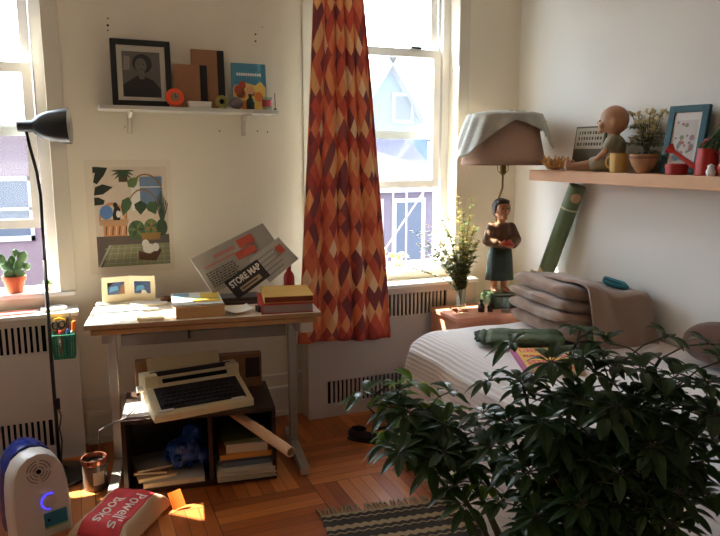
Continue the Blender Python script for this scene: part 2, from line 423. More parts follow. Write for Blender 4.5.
# boxed chase on the wall between the desk and the curtain
# ------------------------------------------------------------------ outside
ground = MB(); ground.b2((-40, 5.6, -6.2), (40, 60, -6)); struct(ground.build('ground', mat('street_asphalt', (62, 62, 64), rough=.95)))
M_brick = brick_mat('pale_red_brick', (66, 43, 46), (56, 38, 42), (80, 72, 76), 9)
M_brick2 = brick_mat('mauve_brick', (58, 47, 54), (51, 42, 50), (72, 66, 72), 9)
M_roof = mat('grey_slate', (56, 54, 66), rough=.9, var=.15, scale=6)
M_gable = mat('blue_grey_siding', (56, 70, 88), rough=.8, var=.08, scale=3)
M_pane = mat('reflecting_pane', (50, 54, 62), rough=.5, var=.2, scale=1.2, spec=.1)
M_outp = mat('outdoor_trim_paint', (104, 102, 108))
bl = thing('brick_building', 'flat-topped red brick building seen through the left window', 'building', (-7, 21, -6))
m = MB(); m.b2((-20, 20, -6), (4.2, 24, 2.1)); m.b2((-20.1, 19.85, 2.1), (4.3, 24, 2.3)); m.build('wall', M_brick, bl, world=True)
for wx in (-6.3, -3.9, -1.55, .8, 3.1):
    for wz in (.05, -3.1):
        m = MB(); hw, hh = .52, .85
        for d in ((-hw, -hw+.1), (hw-.1, hw)): m.b2((wx+d[0], 19.93, wz-hh), (wx+d[1], 20.02, wz+hh))
        for d in ((-hh, -hh+.14), (-.04, .04), (hh-.12, hh)): m.b2((wx-hw, 19.93, wz+d[0]), (wx+hw, 20.02, wz+d[1]))
        fr = m.build('window', M_outp, bl, world=True)
        m = MB(); m.b2((wx-hw+.1, 19.97, wz-hh+.14), (wx+hw-.1, 19.99, wz+hh-.12)); m.build('pane', M_pane, fr, world=True)
h = thing('gabled_house', 'pale blue gabled house with grey porch roof seen through the right window', 'house', (7, 17, -6))
m = MB(); m.prism(((5.4, -6), (8.62, -6), (8.62, 2.0), (7.45, 3.74), (6.3, 2.0), (5.4, 2.0)), 16, 21, plane='xz'); m.build('wall', M_gable, h, world=True)
m = MB()
for (a, b) in (((7.42, 3.86), (8.78, 1.84)), ((7.48, 3.86), (6.14, 1.84))):
    d = Vector((b[0]-a[0], b[1]-a[1])).normalized(); n_ = Vector((-d.y, d.x))*.09
    m.prism(((a[0]+n_.x, a[1]+n_.y), (b[0]+n_.x, b[1]+n_.y), (b[0]-n_.x, b[1]-n_.y), (a[0]-n_.x, a[1]-n_.y)), 15.7, 21.2, plane='xz')
m.build('gable_roof', mat('outdoor_trim_paint', (128, 130, 136)), h, world=True)
m = MB(); m.b2((7.55, 15.93, 2.25), (8.15, 16.02, 3.0)); wf = m.build('attic_window', M_outp, h, world=True)
m = MB(); m.b2((7.63, 15.91, 2.33), (8.07, 15.95, 2.92)); m.build('pane', M_pane, wf, world=True)
m = MB(); m._new([(4.4, 14.3, .86), (8.1, 14.3, .86), (7.9, 16.0, 2.02), (4.4, 16.0, 2.02), (4.4, 14.3, .74), (8.1, 14.3, .74), (7.9, 16, 1.9), (4.4, 16, 1.9)], ((0,1,2,3),(7,6,5,4),(0,4,5,1),(1,5,6,2),(2,6,7,3),(3,7,4,0))); m.build('porch_roof', M_roof, h, world=True)
m = MB(); m.b2((4.4, 14.26, .60), (8.15, 14.4, .76)); m.build('fascia', M_outp, h, world=True)
m = MB(); m.b2((4.4, 14.45, -6), (8.1, 15.9, .74)); m.build('porch_wall', M_brick2, h, world=True)
for wx, wz in ((6.2, -.35), (7.3, -.35)):
    m = MB(); m.b2((wx-.42, 14.4, wz-.8), (wx+.42, 14.47, wz+.8)); wf = m.build('window', M_outp, h, world=True)
    m = MB(); m.b2((wx-.34, 14.38, wz-.7), (wx+.34, 14.42, wz+.7)); m.build('pane', M_pane, wf, world=True)
M_iron = mat('pale_pink_iron', (112, 90, 88), rough=.5, var=.05)
fe = thing('fire_escape_railing', 'pale iron railing with diagonal braces just outside the right window', 'railing', (2.3, 4.9, .2))
for x in (2.19, 2.335, 2.454, 2.6):
    m = MB(); m.tube(((x, 4.9, .2), (x, 4.9, 1.25)), .007, 6); m.build('post', M_iron, fe, world=True)
for (a, b, c, d) in ((2.2, .66, 2.6, 1.19), (2.454, .435, 2.6, .6)):
    m = MB(); m.tube(((a, 4.885, b), (c, 4.885, d)), .006, 6); m.build('brace', M_iron, fe, world=True)
m = MB(); m.tube(((2.1, 4.9, 1.25), (2.7, 4.9, 1.25)), .012, 6); m.tube(((2.1, 4.9, .2), (2.7, 4.9, .2)), .012, 6); m.build('rail', M_iron, fe, world=True)
for x in (2.1, 2.7):
    m = MB(); m.b2((x-.02, 3.84, .17), (x+.02, 4.92, .21)); m.build('bracket', M_iron, fe, world=True)
# ------------------------------------------------------------------ helpers for repeated kinds
def book(name, label, cat, loc, dims, rz, cover, group=None, page=None, rot=None, title=None, tmat=None):
    """lying book: dims = (width along spine-to-edge x, height along spine y, thickness z); spine on -x"""
    w, h, t = dims
    o = thing(name, label, cat, loc, rz, group, rot=rot)
    c = .003 if t > .012 else .0015
    m = MB(); m.b2((-w/2, -h/2, 0), (w/2, h/2, c)); m.b2((-w/2, -h/2, t-c), (w/2, h/2, t)); m.b2((-w/2, -h/2, c), (-w/2+c, h/2, t-c)); m.build('cover', cover, o)
    m = MB(); m.b2((-w/2+c, -h/2+.004, c), (w/2-.004, h/2-.004, t-c)); m.build('pages', page or M_page, o)
    return o

def soft_slab(name, w, d, t, m, parent=None, wav=.004, nu=14, nv=14, sc=9, seed=0, bend=None):
    """a thin sheet/pad with gentle waves, closed, real thickness"""
    b = MB()
    def top(u, v, s):
        x, y = (u-.5)*w, (v-.5)*d
        z = wav*noise.noise(Vector((x*sc+seed, y*sc, seed)))
        if bend: z += bend(u, v)
        e = 1
        return (x, y, z + (t if s else 0)*e)
    b.grid(lambda u, v: top(u, v, 1), nu, nv); b.grid(lambda u, v: top(1-u, v, 0), nu, nv)
    for side in range(4):
        n = nu
        def e(u, v, side=side):
            p = ((u, 0), (1, u), (1-u, 1), (0, 1-u))[side]; a = top(*p, 0); c_ = top(*p, 1)
            return a if v < .5 else c_
        b.grid(e, n, 1)
    bmesh.ops.remove_doubles(b.bm, verts=b.bm.verts, dist=1e-5)
    o = b.build(name, m, parent, smooth=False); auto(o, 50); return o

# ------------------------------------------------------------------ drafting desk
DR = -.139; UX = Vector((math.cos(DR), math.sin(DR), 0)); UY = Vector((-math.sin(DR), math.cos(DR), 0)); D0 = Vector((0, 3.02, 0)); DZ = .78
def dk(x, y, z=0): return tuple(D0+UX*x+UY*y+Vector((0, 0, z)))
desk = thing('desk', 'whitewashed drafting desk on grey steel T-shaped legs', 'desk', tuple(D0), DR)
m = MB(); m.b2((0, 0, DZ-.02), (1.02, .5, DZ), bev=.002); m.build('tabletop', M_desk, desk)
m = MB(); m.b2((.025, .002, DZ-.046), (1.0, .49, DZ-.024), bev=.002); m.build('lower_board', M_ply, desk)
m = MB(); m.b2((.0, -.003, DZ-.0195), (1.02, -.0002, DZ-.001)); m.build('front_edge', M_ply, desk)
for x in (.078, .93):
    l = MB(); l.b2((x-.02, .28, .045), (x+.02, .33, DZ-.10), bev=.003); l.b2((x-.018, .06, DZ-.10), (x+.018, .44, DZ-.046), bev=.003)
    lo = l.build('leg', M_steel, desk)
    f = MB(); f.b2((x-.022, -.03, .006), (x+.022, .47, .046), bev=.003); f.b2((x-.02, -.02, 0), (x+.02, .0, .006)); f.b2((x-.02, .44, 0), (x+.02, .46, .006)); f.build('foot', M_steel, lo)
m = MB(); m.b2((.12, .292, .60), (.90, .318, .655), bev=.002); m.build('crossbar', mat('crossbar_grey', (150, 144, 136), rough=.4), desk)
m = MB(); m.b2((.93, .02, DZ-.098), (.985, .06, DZ-.046), bev=.002); m.build('slide_bracket', M_trim, desk)
m = MB(); m.tube((dk(.43, .12, DZ-.0465), dk(.43, .12, DZ-.115)), .006, 8); m.build('clamp_bolt', M_black, desk, world=True)

# things on the desk
o = thing('photo_card', 'folded white card frame holding two blue photographs at the back of the desk', 'photo frame', dk(.155, .46, DZ))
pts = [dk(.03, .452, DZ), dk(.155, .482, DZ), dk(.28, .445, DZ)]
M_card = mat('cream_card', (236, 222, 190), rough=.7, var=.03)
for i in (0, 1):
    a, b = Vector(pts[i]), Vector(pts[i+1]); ang = math.atan2((b-a).y, (b-a).x); L = (b-a).length; hgt = .125
    me = MB(); me.b2((0, -.003, 0), (L, .003, hgt), bev=.001)
    leaf = me.build('folding_leaf', M_card, o, loc=tuple(a-Vector(o.location)), rot=(0, 0, ang))
    ph = MB(); ph.b2((L*.2, -.0042, .038), (L*.82, -.0032, .098)); 
    ph.prism(((L*.2, .07), (L*.45, .098), (L*.2, .098)), -.0048, -.0042, mi=1, plane='xz') if i == 0 else ph.prism(((L*.45, .038), (L*.7, .038), (L*.62, .054), (L*.5, .056)), -.0048, -.0042, mi=2, plane='xz')
    if i == 0: ph.prism(((L*.62, .038), (L*.82, .038), (L*.82, .09), (L*.7, .08)), -.0048, -.0042, mi=3, plane='xz')
    ph.prism(((L*.26, .05), (L*.6, .06), (L*.55, .08), (L*.3, .075)), -.0047, -.0042, mi=4, plane='xz')
    ph.build('photograph', [mat('photo_blue', (28, 58, 108), rough=.3, var=.3, scale=30), M_dark, M_paper, M_brownb, mat('photo_cyan', (70, 140, 190), rough=.3, var=.2)], leaf)

def sheet(name, label, cat, c, w, d, rz, col, t=.0015, wav=.003, seed=0, group=None):
    o = soft_slab(name, w, d, t, col, None, wav=wav, seed=seed); o.location = c; o.rotation_euler = (0, 0, rz)
    return tag(o, label, cat, group)
sheet('paper_sheet', 'loose white sheet on the sunny left end of the desk', 'paper', dk(.13, .17, DZ+.002), .2, .26, DR+.05, M_paper, seed=3, wav=.002)
sheet('envelope', 'pale envelope lying before the folded photo card', 'envelope', dk(.25, .37, DZ+.003), .17, .09, DR+.1, mat('envelope_paper', (226, 218, 206), rough=.7), t=.006, seed=5, wav=.0015)
p = thing('notepad', 'thin cream notepad at the front edge of the desk left of the thick book', 'notepad', dk(.27, .05, DZ), DR+.03)
m = MB(); m.b2((-.055, -.035, 0), (.055, .035, .012), bev=.001); m.build('pad', mat('notepad_cream', (230, 206, 160), rough=.7), p)
m = MB(); m.b2((-.058, -.037, .012), (-.045, .037, .0145)); m.build('binding', M_gold, p)
# thick book with magazine on it
book('thick_book', 'thick tan-paged book lying under a magazine at the middle of the desk', 'book', dk(.475, .17, DZ), (.215, .29, .05), DR+.07, mat('tan_cover', (206, 160, 108), rough=.6), page=mat('tan_pages', (214, 168, 116), rough=.8, var=.15, scale=90))
o = sheet('magazine', 'white and yellow magazine lying on top of the thick book', 'magazine', dk(.47, .175, DZ+.053), .22, .27, DR+.04, mat('magazine_cover', (222, 222, 214), rough=.35), t=.006, seed=9, wav=.002)
b = MB(); b.b2((-.02, -.09, .0085), (.10, -.045, .0092)); b.b2((.02, -.02, .0085), (.1, .1, .0092)); b.b2((-.1, .03, .0085), (-.03, .11, .0092), mi=1); b.b2((-.015, -.035, .0085), (.1, -.024, .0092), mi=2)
b.build('cover_print', [mat('print_yellow', (232, 190, 70), rough=.4), mat('print_blue', (120, 160, 180), rough=.4), mat('print_green', (90, 120, 80), rough=.4)], o)
M_small = mat('brown_clay', (92, 58, 40), rough=.6, var=.2)
o = thing('seed_pod', 'small brown seed pod between the photo card and the magazine', 'seed pod', dk(.335, .40, DZ))
m = MB(); m.ell((0, 0, .016), (.035, .018, .016)); m.build('pod', M_small, o, smooth=True); m = MB(); m.tube(((.03, 0, .016), (.06, .01, .022), (.075, .012, .018)), .003, 6); m.build('stalk', M_small, o)
o = thing('eyeglasses', 'small dark spectacles lying behind the thick book', 'eyeglasses', dk(.42, .40, DZ))
m = MB()
for s in (-1, 1):
    pts_ = [(s*.033+.026*math.cos(a*PI/8), 0, .02+.019*math.sin(a*PI/8)) for a in range(17)]; m.tube(pts_, .002, 6, caps=False)
m.tube(((-.008, 0, .024), (0, 0, .028), (.008, 0, .024)), .002, 6); m.build('front_rim', M_small, o)
for s in (-1, 1):
    m = MB(); m.tube(((s*.06, 0, .025), (s*.058, .07, .012), (s*.05, .11, .003)), .002, 6); m.build('temple', M_small, o)
# curled white paper and small box
o = soft_slab('curled_paper', .13, .10, .0015, M_paper, None, wav=.002, bend=lambda u, v: .035*(u-.5)**2*2+.02*(v-.5)**2*2, seed=21)
o.location = dk(.645, .075, DZ+.003); o.rotation_euler = (0, 0, DR+.25); tag(o, 'curled white paper at the front of the desk below the black leaflet', 'paper')
o = thing('trinket_box', 'small dark box on the desk just left of the red boxed book', 'box', dk(.755, .085, DZ), DR+.3)
m = MB(); m.b2((-.02, -.02, 0), (.02, .02, .018), bev=.002); m.build('body', M_dwood, o); m = MB(); m.b2((-.021, -.021, .0185), (.021, .021, .026), bev=.002); m.build('lid', M_dwood, o)

# newspapers leaning on the wall
def quad_frame(p0, p1, p3):
    p0, p1, p3 = Vector(p0), Vector(p1), Vector(p3); x = (p1-p0).normalized(); n = x.cross(p3-p0).normalized(); y = n.cross(x)
    M = Matrix((x, y, n)).transposed().to_4x4(); M.translation = p0
    return M, (p1-p0).length, (p3-p0).dot(y)
M_news = mat('newsprint', (172, 164, 152), rough=.85, var=.08, scale=25)
M_news2 = mat('newsprint_light', (186, 182, 170), rough=.85, var=.06, scale=25)
M_ink = mat('ink_grey', (84, 78, 74), rough=.85)
M_inkr = mat('print_red', (196, 84, 58), rough=.7, var=.2, scale=40)
def leaning(name, label, cat, p0, p1, p3, t, m_, seed, off=0, w=None, h=None, wav=.006):
    M, L, H = quad_frame(p0, p1, p3); L = w or L; H = h or H
    o = thing(name, label, cat, tuple(M.translation), group='newsprint leaning over the desk', rot=M.to_euler())
    b = soft_slab('folded_sheets', L, H, t, m_, o, wav=wav, seed=seed, sc=7); b.location = (L/2, H/2, off); 
    return o, b, L, H
# long axis runs up to the right
o, b, L, H = leaning('newspaper', 'large grey newspaper with red pictures leaning on the wall above the desk', 'newspaper', (.579, 3.202, .837), (.892, 3.277, .961), (.499, 3.263, .939), .010, M_news, 2, w=.42, h=.20)
b2_ = MB()
rnd = random.Random(4)
for (a, c, d, e, mi) in ((.24, .135, .33, .18, 0), (.20, .085, .31, .125, 0), (.10, .145, .22, .165, 1), (.03, .12, .2, .132, 1)): b2_.b2((a-L/2, c-H/2, .0135), (d-L/2, e-H/2, .0145), mi=mi)
for r in range(7):
    x = .02
    while x < .17:
        w_ = rnd.uniform(.006, .02); b2_.b2((x-L/2, .02+r*.012-H/2, .0135), (x+w_-L/2, .026+r*.012-H/2, .0142), mi=2); x += w_+.005
b2_.build('printing', [M_inkr, mat('print_pink', (186, 128, 116), rough=.7), M_ink], b)
o, b, L, H = leaning('newspaper', 'pale green-grey folded newspaper leaning at the right end of the pile', 'newspaper', (.853, 3.198, .865), (1.011, 3.262, .955), (.768, 3.252, .955), .008, M_news2, 5, off=.020, w=.205, h=.15)
b2_ = MB()
for r in range(5): b2_.b2((-L*.4, -H*.35+r*H*.16, .0125), (L*(.1+.05*(r % 3)), -H*.31+r*H*.16, .0132))
b2_.b2((L*.2, 0, .0125), (L*.38, H*.3, .0132), mi=1); b2_.build('printing', [mat('ink_pale', (140, 140, 134), rough=.8), M_inkr], b)
o, b, L, H = leaning('store_leaflet', 'black leaflet with large white STORE MAP heading among the newspapers', 'leaflet', (.683, 3.165, .794), (.830, 3.212, .873), (.638, 3.195, .846), .004, mat('black_print', (34, 30, 30), rough=.5), 8, off=.044, wav=.003, w=.205, h=.105)
text('heading', 'STORE MAP', .046, M_paper, b, (0, H*.18, .0065), (0, 0, 0), sx=.76, ext=.0008, bold=.0012)
b2_ = MB(); b2_.b2((-L*.3, -H*.36, .0063), (L*.3, -H*.12, .0072), mi=0); b2_.b2((-L*.26, -H*.28, .0072), (L*.2, -H*.2, .0078), mi=1); b2_.build('caption_panel', [mat('print_tan', (176, 156, 120), rough=.7), M_ink], b)
o = thing('paper_stack', 'dark folded papers propping up the newspaper pile on the desk', 'papers', dk(.66, .27, DZ), DR)
m = MB(); m.b2((-.11, -.02, 0), (.12, .12, .012)); m.b2((-.1, .0, .012), (.11, .12, .03)); m.build('sheets', mat('dark_papers', (86, 72, 64), rough=.8), o)

# boxed red books at right
o = thing('slipcase_book', 'big white book in a red slipcase at the right end of the desk', 'book', dk(.875, .155, DZ), DR-.03)
m = MB(); m.b2((-.12, -.14, 0), (.115, .14, .004)); m.b2((-.12, -.14, .041), (.115, .14, .045)); m.b2((-.12, -.14, .004), (-.116, .14, .041)); m.b2((-.116, .136, .004), (.115, .14, .041)); m.build('slipcase', mat('red_slipcase', (186, 56, 48), rough=.5), o)
m = MB(); m.b2((-.114, -.138, .005), (.113, .134, .04), bev=.001); m.build('book_block', mat('mauve_pages', (176, 150, 142), rough=.7), o)
book('yellow_book', 'ochre yellow book on top of the red slipcase', 'book', dk(.885, .16, DZ+.046), (.225, .26, .030), DR-.05, M_gold, page=mat('rust_pages', (140, 66, 44), rough=.7))
o = sheet('price_card', 'small white card under the right end of the red slipcase', 'card', dk(1.0, .04, DZ+.002), .03, .06, DR, M_paper, wav=0)
o = thing('red_bottle', 'slim red bottle behind the yellow book at the back of the desk', 'bottle', dk(.94, .43, DZ))
m = MB(); m.lathe(((.001, 0), (.027, .001), (.028, .01), (.028, .09), (.024, .108), (.012, .124), (.011, .138)), n=20); m.build('body', mat('red_bottle_plastic', (170, 44, 44), rough=.3), o, smooth=True)
m = MB(); m.lathe(((.0125, .1385), (.0125, .158), (.001, .159)), n=16); m.build('cap', mat('dark_red_cap', (130, 30, 32), rough=.4), o)

# ------------------------------------------------------------------ under the desk
cab = thing('low_cabinet', 'low dark wood open cabinet with two bays under the desk', 'cabinet', dk(.124, -.018), -.139)
W_, DP, HC = .675, .38, .35; t_ = .018
m = MB(); m.b2((0, 0, HC-t_), (W_, DP, HC), bev=.002); m.build('top_board', M_dwood, cab)
for x0 in (0, W_-t_):
    m = MB(); m.b2((x0, 0, 0), (x0+t_, DP, HC-t_)); m.build('side_panel', M_dwood, cab)
m = MB(); m.b2((.37, .002, .035), (.37+t_, DP-.012, HC-t_)); m.build('divider', M_dwood, cab)
m = MB(); m.b2((t_, .003, .0), (W_-t_, DP-.012, .022)); m.build('bottom_board', M_dwood, cab)
m = MB(); m.b2((t_, DP-.012, 0), (W_-t_, DP-.002, HC-t_)); m.build('back_panel', M_dwood, cab)
CM = wmat(cab)
def cb(x, y, z): return tuple(CM @ Vector((x, y, z)))
CR = -.139
bk = [('left_magazine', 'white flat magazine lowest in the left bay of the cabinet', 'magazine', (.21, .12, .022), (.27, .22, .022), .03, (206, 196, 180)),
      ('sketch_book', 'cream book lying askew at the left of the left bay', 'book', (.125, .13, .0445), (.17, .20, .018), .18, (196, 170, 134)),
      ('brown_book', 'brown book topmost at the left of the left bay', 'book', (.12, .14, .063), (.15, .18, .014), -.12, (150, 104, 70)),
      ('grey_journal', 'pale journal on top of the tilted brown book in the left bay', 'book', (.115, .15, .0775), (.16, .17, .01), .22, (168, 158, 146))]
for n, lab, cat, p_, d_, r_, c_ in bk:
    n = {'left_magazine': 'flat_magazine'}.get(n, n)
    o = thing(n, lab, cat, cb(*p_), CR+r_, 'books and papers in the left bay')
    m = MB(); w, h_, t = d_; m.b2((-w/2, -h_/2, 0), (w/2, h_/2, .002)); m.b2((-w/2, -h_/2, t-.002), (w/2, h_/2, t)); m.b2((-w/2, h_/2-.002, .002), (w/2, h_/2, t-.002)); m.build('cover', mat('cover_'+n, c_, rough=.55), o)
    m = MB(); m.b2((-w/2+.003, -h_/2+.003, .002), (w/2-.003, h_/2-.003, t-.002)); m.build('pages', M_page, o)
bag = blob('plastic_bag', [('e', (0, 0, .075), (.085, .07, .075)), ('e', (.03, .01, .12), (.05, .05, .075)), ('e', (-.05, .0, .06), (.05, .05, .055)), ('e', (.07, -.02, .05), (.04, .05, .05))], mat('blue_plastic_film', (24, 62, 140), rough=.28, var=.2, scale=20, spec=.6), voxel=.006, smooth=1, disp=.03, dscale=22)
bag.location = cb(.272, .14, .052); tag(bag, 'crumpled blue plastic bag in the left bay of the cabinet', 'bag')
# right bay stack, bottom to top
st = [('newspaper', 'folded newspapers at the bottom of the right bay, sticking out in front', 'newspaper', (.27, .27, .022), .02, (178, 162, 138)),
      ('newspaper', 'second folded newspaper from the bottom of the right bay stack', 'newspaper', (.265, .26, .022), -.04, (196, 184, 164)),
      ('grey_book', 'blue-grey book above the newspapers in the right bay', 'book', (.23, .24, .022), .03, (112, 122, 132)),
      ('slate_book', 'thin dark slate book above the blue-grey book in the right bay', 'book', (.235, .23, .014), -.02, (70, 78, 92)),
      ('amber_book', 'amber yellow book in the middle of the right bay stack', 'book', (.245, .24, .024), .02, (206, 140, 62)),
      ('white_book', 'thick white book near the top of the right bay stack', 'book', (.19, .22, .042), -.03, (206, 192, 168)),
      ('green_book', 'thin green book topmost in the right bay stack under the tube', 'book', (.2, .2, .016), .1, (96, 104, 66))]
z = .022; ox = (0, .005, .002, -.004, .004, .012, -.004)
for i, (n, lab, cat, d_, r_, c_) in enumerate(st):
    y = .075 if i < 2 else .11
    o = thing(n, lab, cat, cb(.535+ox[i], y+.04, z), CR+r_, 'stack of books and papers in the right bay')
    w, h_, t = d_
    if cat == 'newspaper':
        m = MB()
        for k in range(4):
            e = .006*((k*7+i*3) % 3); m.b2((-w/2+e, -h_/2+e, k*t/4), (w/2-e*.5, h_/2, (k+1)*t/4-.0008), bev=.0012)
        m.build('folded_sheets', mat('newsfold%d' % i, c_, rough=.85, var=.15, scale=40), o)
    else:
        m = MB(); m.b2((-w/2, -h_/2, 0), (w/2, h_/2, .002)); m.b2((-w/2, -h_/2, t-.002), (w/2, h_/2, t)); m.b2((-w/2, -h_/2, .002), (w/2, -h_/2+.003, t-.002)); m.build('cover', mat('cover_'+n, c_, rough=.55), o)
        m = MB(); m.b2((-w/2+.004, -h_/2+.004, .002), (w/2-.004, h_/2-.003, t-.002)); m.build('pages', M_page, o)
    z += t+.0006
o = thing('cardboard_tube', 'pale cardboard mailing tube poking out of the right bay towards the floor', 'tube', (.60, 3.03, .272))
a_, b_ = Vector((.625, 3.09, .283)), Vector((.785, 2.645, .235)); dd = (b_-a_).normalized()
m = MB(); m.tube((a_, b_), .023, 20, caps=False); m.tube((a_, b_), .019, 20, caps=False); u_ = dd.orthogonal().normalized(); v_ = dd.cross(u_)
r1, r2 = m.ring(b_, u_, v_, .023, 20), m.ring(b_, u_, v_, .019, 20); m._new(r1+r2, [(i, (i+1) % 20, 20+(i+1) % 20, 20+i) for i in range(20)])
m.build('tube_wall', mat('pale_cardboard', (212, 176, 144), rough=.8), o, world=True, smooth=False)
m = MB(); m.tube((b_-dd*.05, b_-dd*.04), .0188, 20); m.build('end_plug', M_dark, o, world=True)

# typewriter on the cabinet
tw = thing('typewriter', 'beige electric typewriter with dark keyboard on the low cabinet', 'typewriter', (.462, 3.085, HC), .105)
m = MB(); m.prism(((-.165, .0), (.165, 0), (.165, .135), (.06, .14), (.03, .095), (-.165, .035)), -.225, .225, plane='yz'); bo = m.build('housing', M_beige, tw); add_mod(bo, 'BEVEL', width=.006, segments=2)
sl = math.atan2(.06, .195)
def on_slope(y): return .035+(y+.165)*.06/.195
m = MB(); m.box((0.005, -.06, on_slope(-.06)+.001), (.385, .165, .006), rot=(sl, 0, 0)); m.build('keyboard_panel', M_keys, tw)
m = MB()
for r in range(5):
    for k in range(14 if r < 4 else 1):
        y = -.125+r*.026 if r < 4 else -.135
        yy = -.118+r*.025
        if r == 4: m.box((0, -.135, on_slope(-.135)+.007), (.16, .016, .008), rot=(sl, 0, 0)); continue
        m.box((-.165+k*.0245+(r % 2)*.008, yy+.012, on_slope(yy+.012)+.008), (.019, .019, .009), rot=(sl, 0, 0))
m.build('keys', mat('charcoal_keys', (48, 47, 52), rough=.5), tw)
m = MB(); m.b2((-.14, .035, .108), (.17, .06, .124)); m.build('carriage_slot', M_dark, tw)
m = MB(); m.tube(((-.19, .075, .137), (.19, .075, .137)), .017, 16); m.build('platen', M_keys, tw)
for s in (-1, 1):
    m = MB(); m.b2((s*.192-.03, .03, .09), (s*.192+.03, .11, .152), bev=.006); m.build('end_cover', M_beige, tw)
m = MB(); m.box((-.02, .115, .165), (.34, .006, .085), rot=(-.45, 0, 0)); m.build('paper_table', M_beige, tw)
m = MB(); m.tube(((-.225, .06, .09), (-.252, .06, .09)), .016, 14); m.build('platen_knob', M_trim, tw)
for x, w in ((-.17, .07), (.155, .06)):
    m = MB(); m.box((x, -.145, on_slope(-.145)+.0035), (w, .012, .004), rot=(sl, 0, 0)); m.build('name_plate', M_trim, tw)
o = thing('cardboard_box', 'flat brown cardboard box standing behind the typewriter on the cabinet', 'box', cb(.32, .335, HC), CR)
m = MB(); m.b2((-.27, -.025, 0), (.33, .025, .17), bev=.002); m.build('carton', mat('brown_carton', (136, 96, 64), rough=.8), o)
m = MB(); m.b2((.25, -.0275, .05), (.32, -.0255, .15)); m.build('label_panel', M_dwood, o)
sheet('white_folder', 'white folder lying on the left end of the cabinet top', 'folder', cb(.07, .14, HC+.002), .125, .24, CR, mat('shaded_folder', (182, 170, 168), rough=.7), t=.006, wav=.0015)  # white folder, the desk's shade is put into its grey
o = MB(); o.tube((cb(.085, .16, HC+.018), cb(.05, .08, HC+.016), cb(.02, -.004, HC+.014), (.06, 2.99, .335), (.035, 3.12, .27), (.03, 3.3, .10), (.03, 3.42, .012), (.05, 3.5, .006)), .0035, 6)
tag(o.build('power_cord', mat('grey_cord', (120, 104, 104), rough=.5), smooth=True), 'thin grey power cord hanging off the left end of the cabinet', 'cord')
# ------------------------------------------------------------------ wall shelf and its things
ST = .008                                                        # the shelf sags to the right by this slope
def sh(x, y): return (x, y, 1.7215-ST*(x-.14)+.002)
shelf = thing('wall_shelf', 'white wall shelf on two brackets above the poster and desk', 'shelf', (.562, BW, 1.7185), rot=(0, math.atan(ST), 0))
m = MB(); m.b2((-.43, -.205, -.019), (.43, -.002, 0), bev=.002); m.build('board', mat('grey_white_board', (196, 194, 184), rough=.45), shelf)
for x in (-.285, .29):
    m = MB(); m.b2((x-.011, -.012, -.125), (x+.011, -.001, -.0195), bev=.002); m.prism(((-.012, -.12), (-.012, -.02), (-.17, -.02), (-.17, -.028), (-.04, -.05), (-.022, -.115)), x-.007, x+.007, plane='yz'); m.build('bracket', mat('grey_bracket', (196, 190, 178), rough=.5), shelf)
SR = (0, math.atan(ST), 0)
def sthing(name, label, cat, x, y, rz=0): return thing(name, label, cat, sh(x, y), rot=(0, math.atan(ST), rz))
# framed portrait
o = thing('framed_portrait', 'black frame with a black-and-white portrait leaning on the wall shelf', 'picture frame', sh(.336, 3.53), rot=(-.13, math.atan(ST), -.01))
fw, fh, b_ = .278, .318, .027
m = MB()
for a in (((-fw/2, -.012, 0), (-fw/2+b_, .012, fh)), ((fw/2-b_, -.012, 0), (fw/2, .012, fh)), ((-fw/2+b_, -.012, 0), (fw/2-b_, .012, b_)), ((-fw/2+b_, -.012, fh-b_), (fw/2-b_, .012, fh))): m.b2(*a, bev=.002)
m.b2((-fw/2+.005, .006, .005), (fw/2-.005, .011, fh-.005)); m.build('frame', M_black, o)
m = MB(); m.b2((-fw/2+b_, -.004, b_), (fw/2-b_, .004, fh-b_)); m.build('mat_board', mat('mat_board', (206, 198, 182), rough=.8), o)
m = MB(); X = .088; Z0, Z1 = .045, .262
m.b2((-X, -.0055, Z0), (X, -.004, Z1))
m.prism([(-X, Z0), (X, Z0), (X, .085), (.055, .125), (.02, .14), (-.02, .145), (-.06, .12), (-X, .10)], -.0062, -.0055, mi=1, plane='xz')
m.prism([(.005+.045*math.cos(a*PI/9), .205+.046*math.sin(a*PI/9)) for a in range(18)], -.0066, -.0055, mi=1, plane='xz')
m.prism([(-.002+.027*math.cos(a*PI/9), .196+.036*math.sin(a*PI/9)) for a in range(18)], -.0072, -.0066, mi=2, plane='xz')
m.prism([(-.012, .13), (.012, .13), (.014, .165), (-.014, .165)], -.007, -.0066, mi=2, plane='xz')
for ex in (-.014, .008): m.prism([(ex-.004, .2), (ex+.006, .2), (ex+.006, .203), (ex-.004, .203)], -.0076, -.0072, mi=1, plane='xz')
m.prism([(-.010, .176), (.006, .176), (.006, .179), (-.010, .179)], -.0076, -.0072, mi=1, plane='xz')
m.prism([(-X+.005, .17), (-.055, .175), (-.05, .235), (-X+.01, .24)], -.006, -.0055, mi=3, plane='xz')
m.build('portrait_photo', [mat('photo_mid_grey', (104, 98, 90), rough=.5, var=.2), mat('photo_dark_grey', (40, 37, 34), rough=.5), mat('photo_skin_grey', (112, 104, 94), rough=.5, var=.2), mat('photo_light_grey', (150, 142, 130), rough=.5)], o)
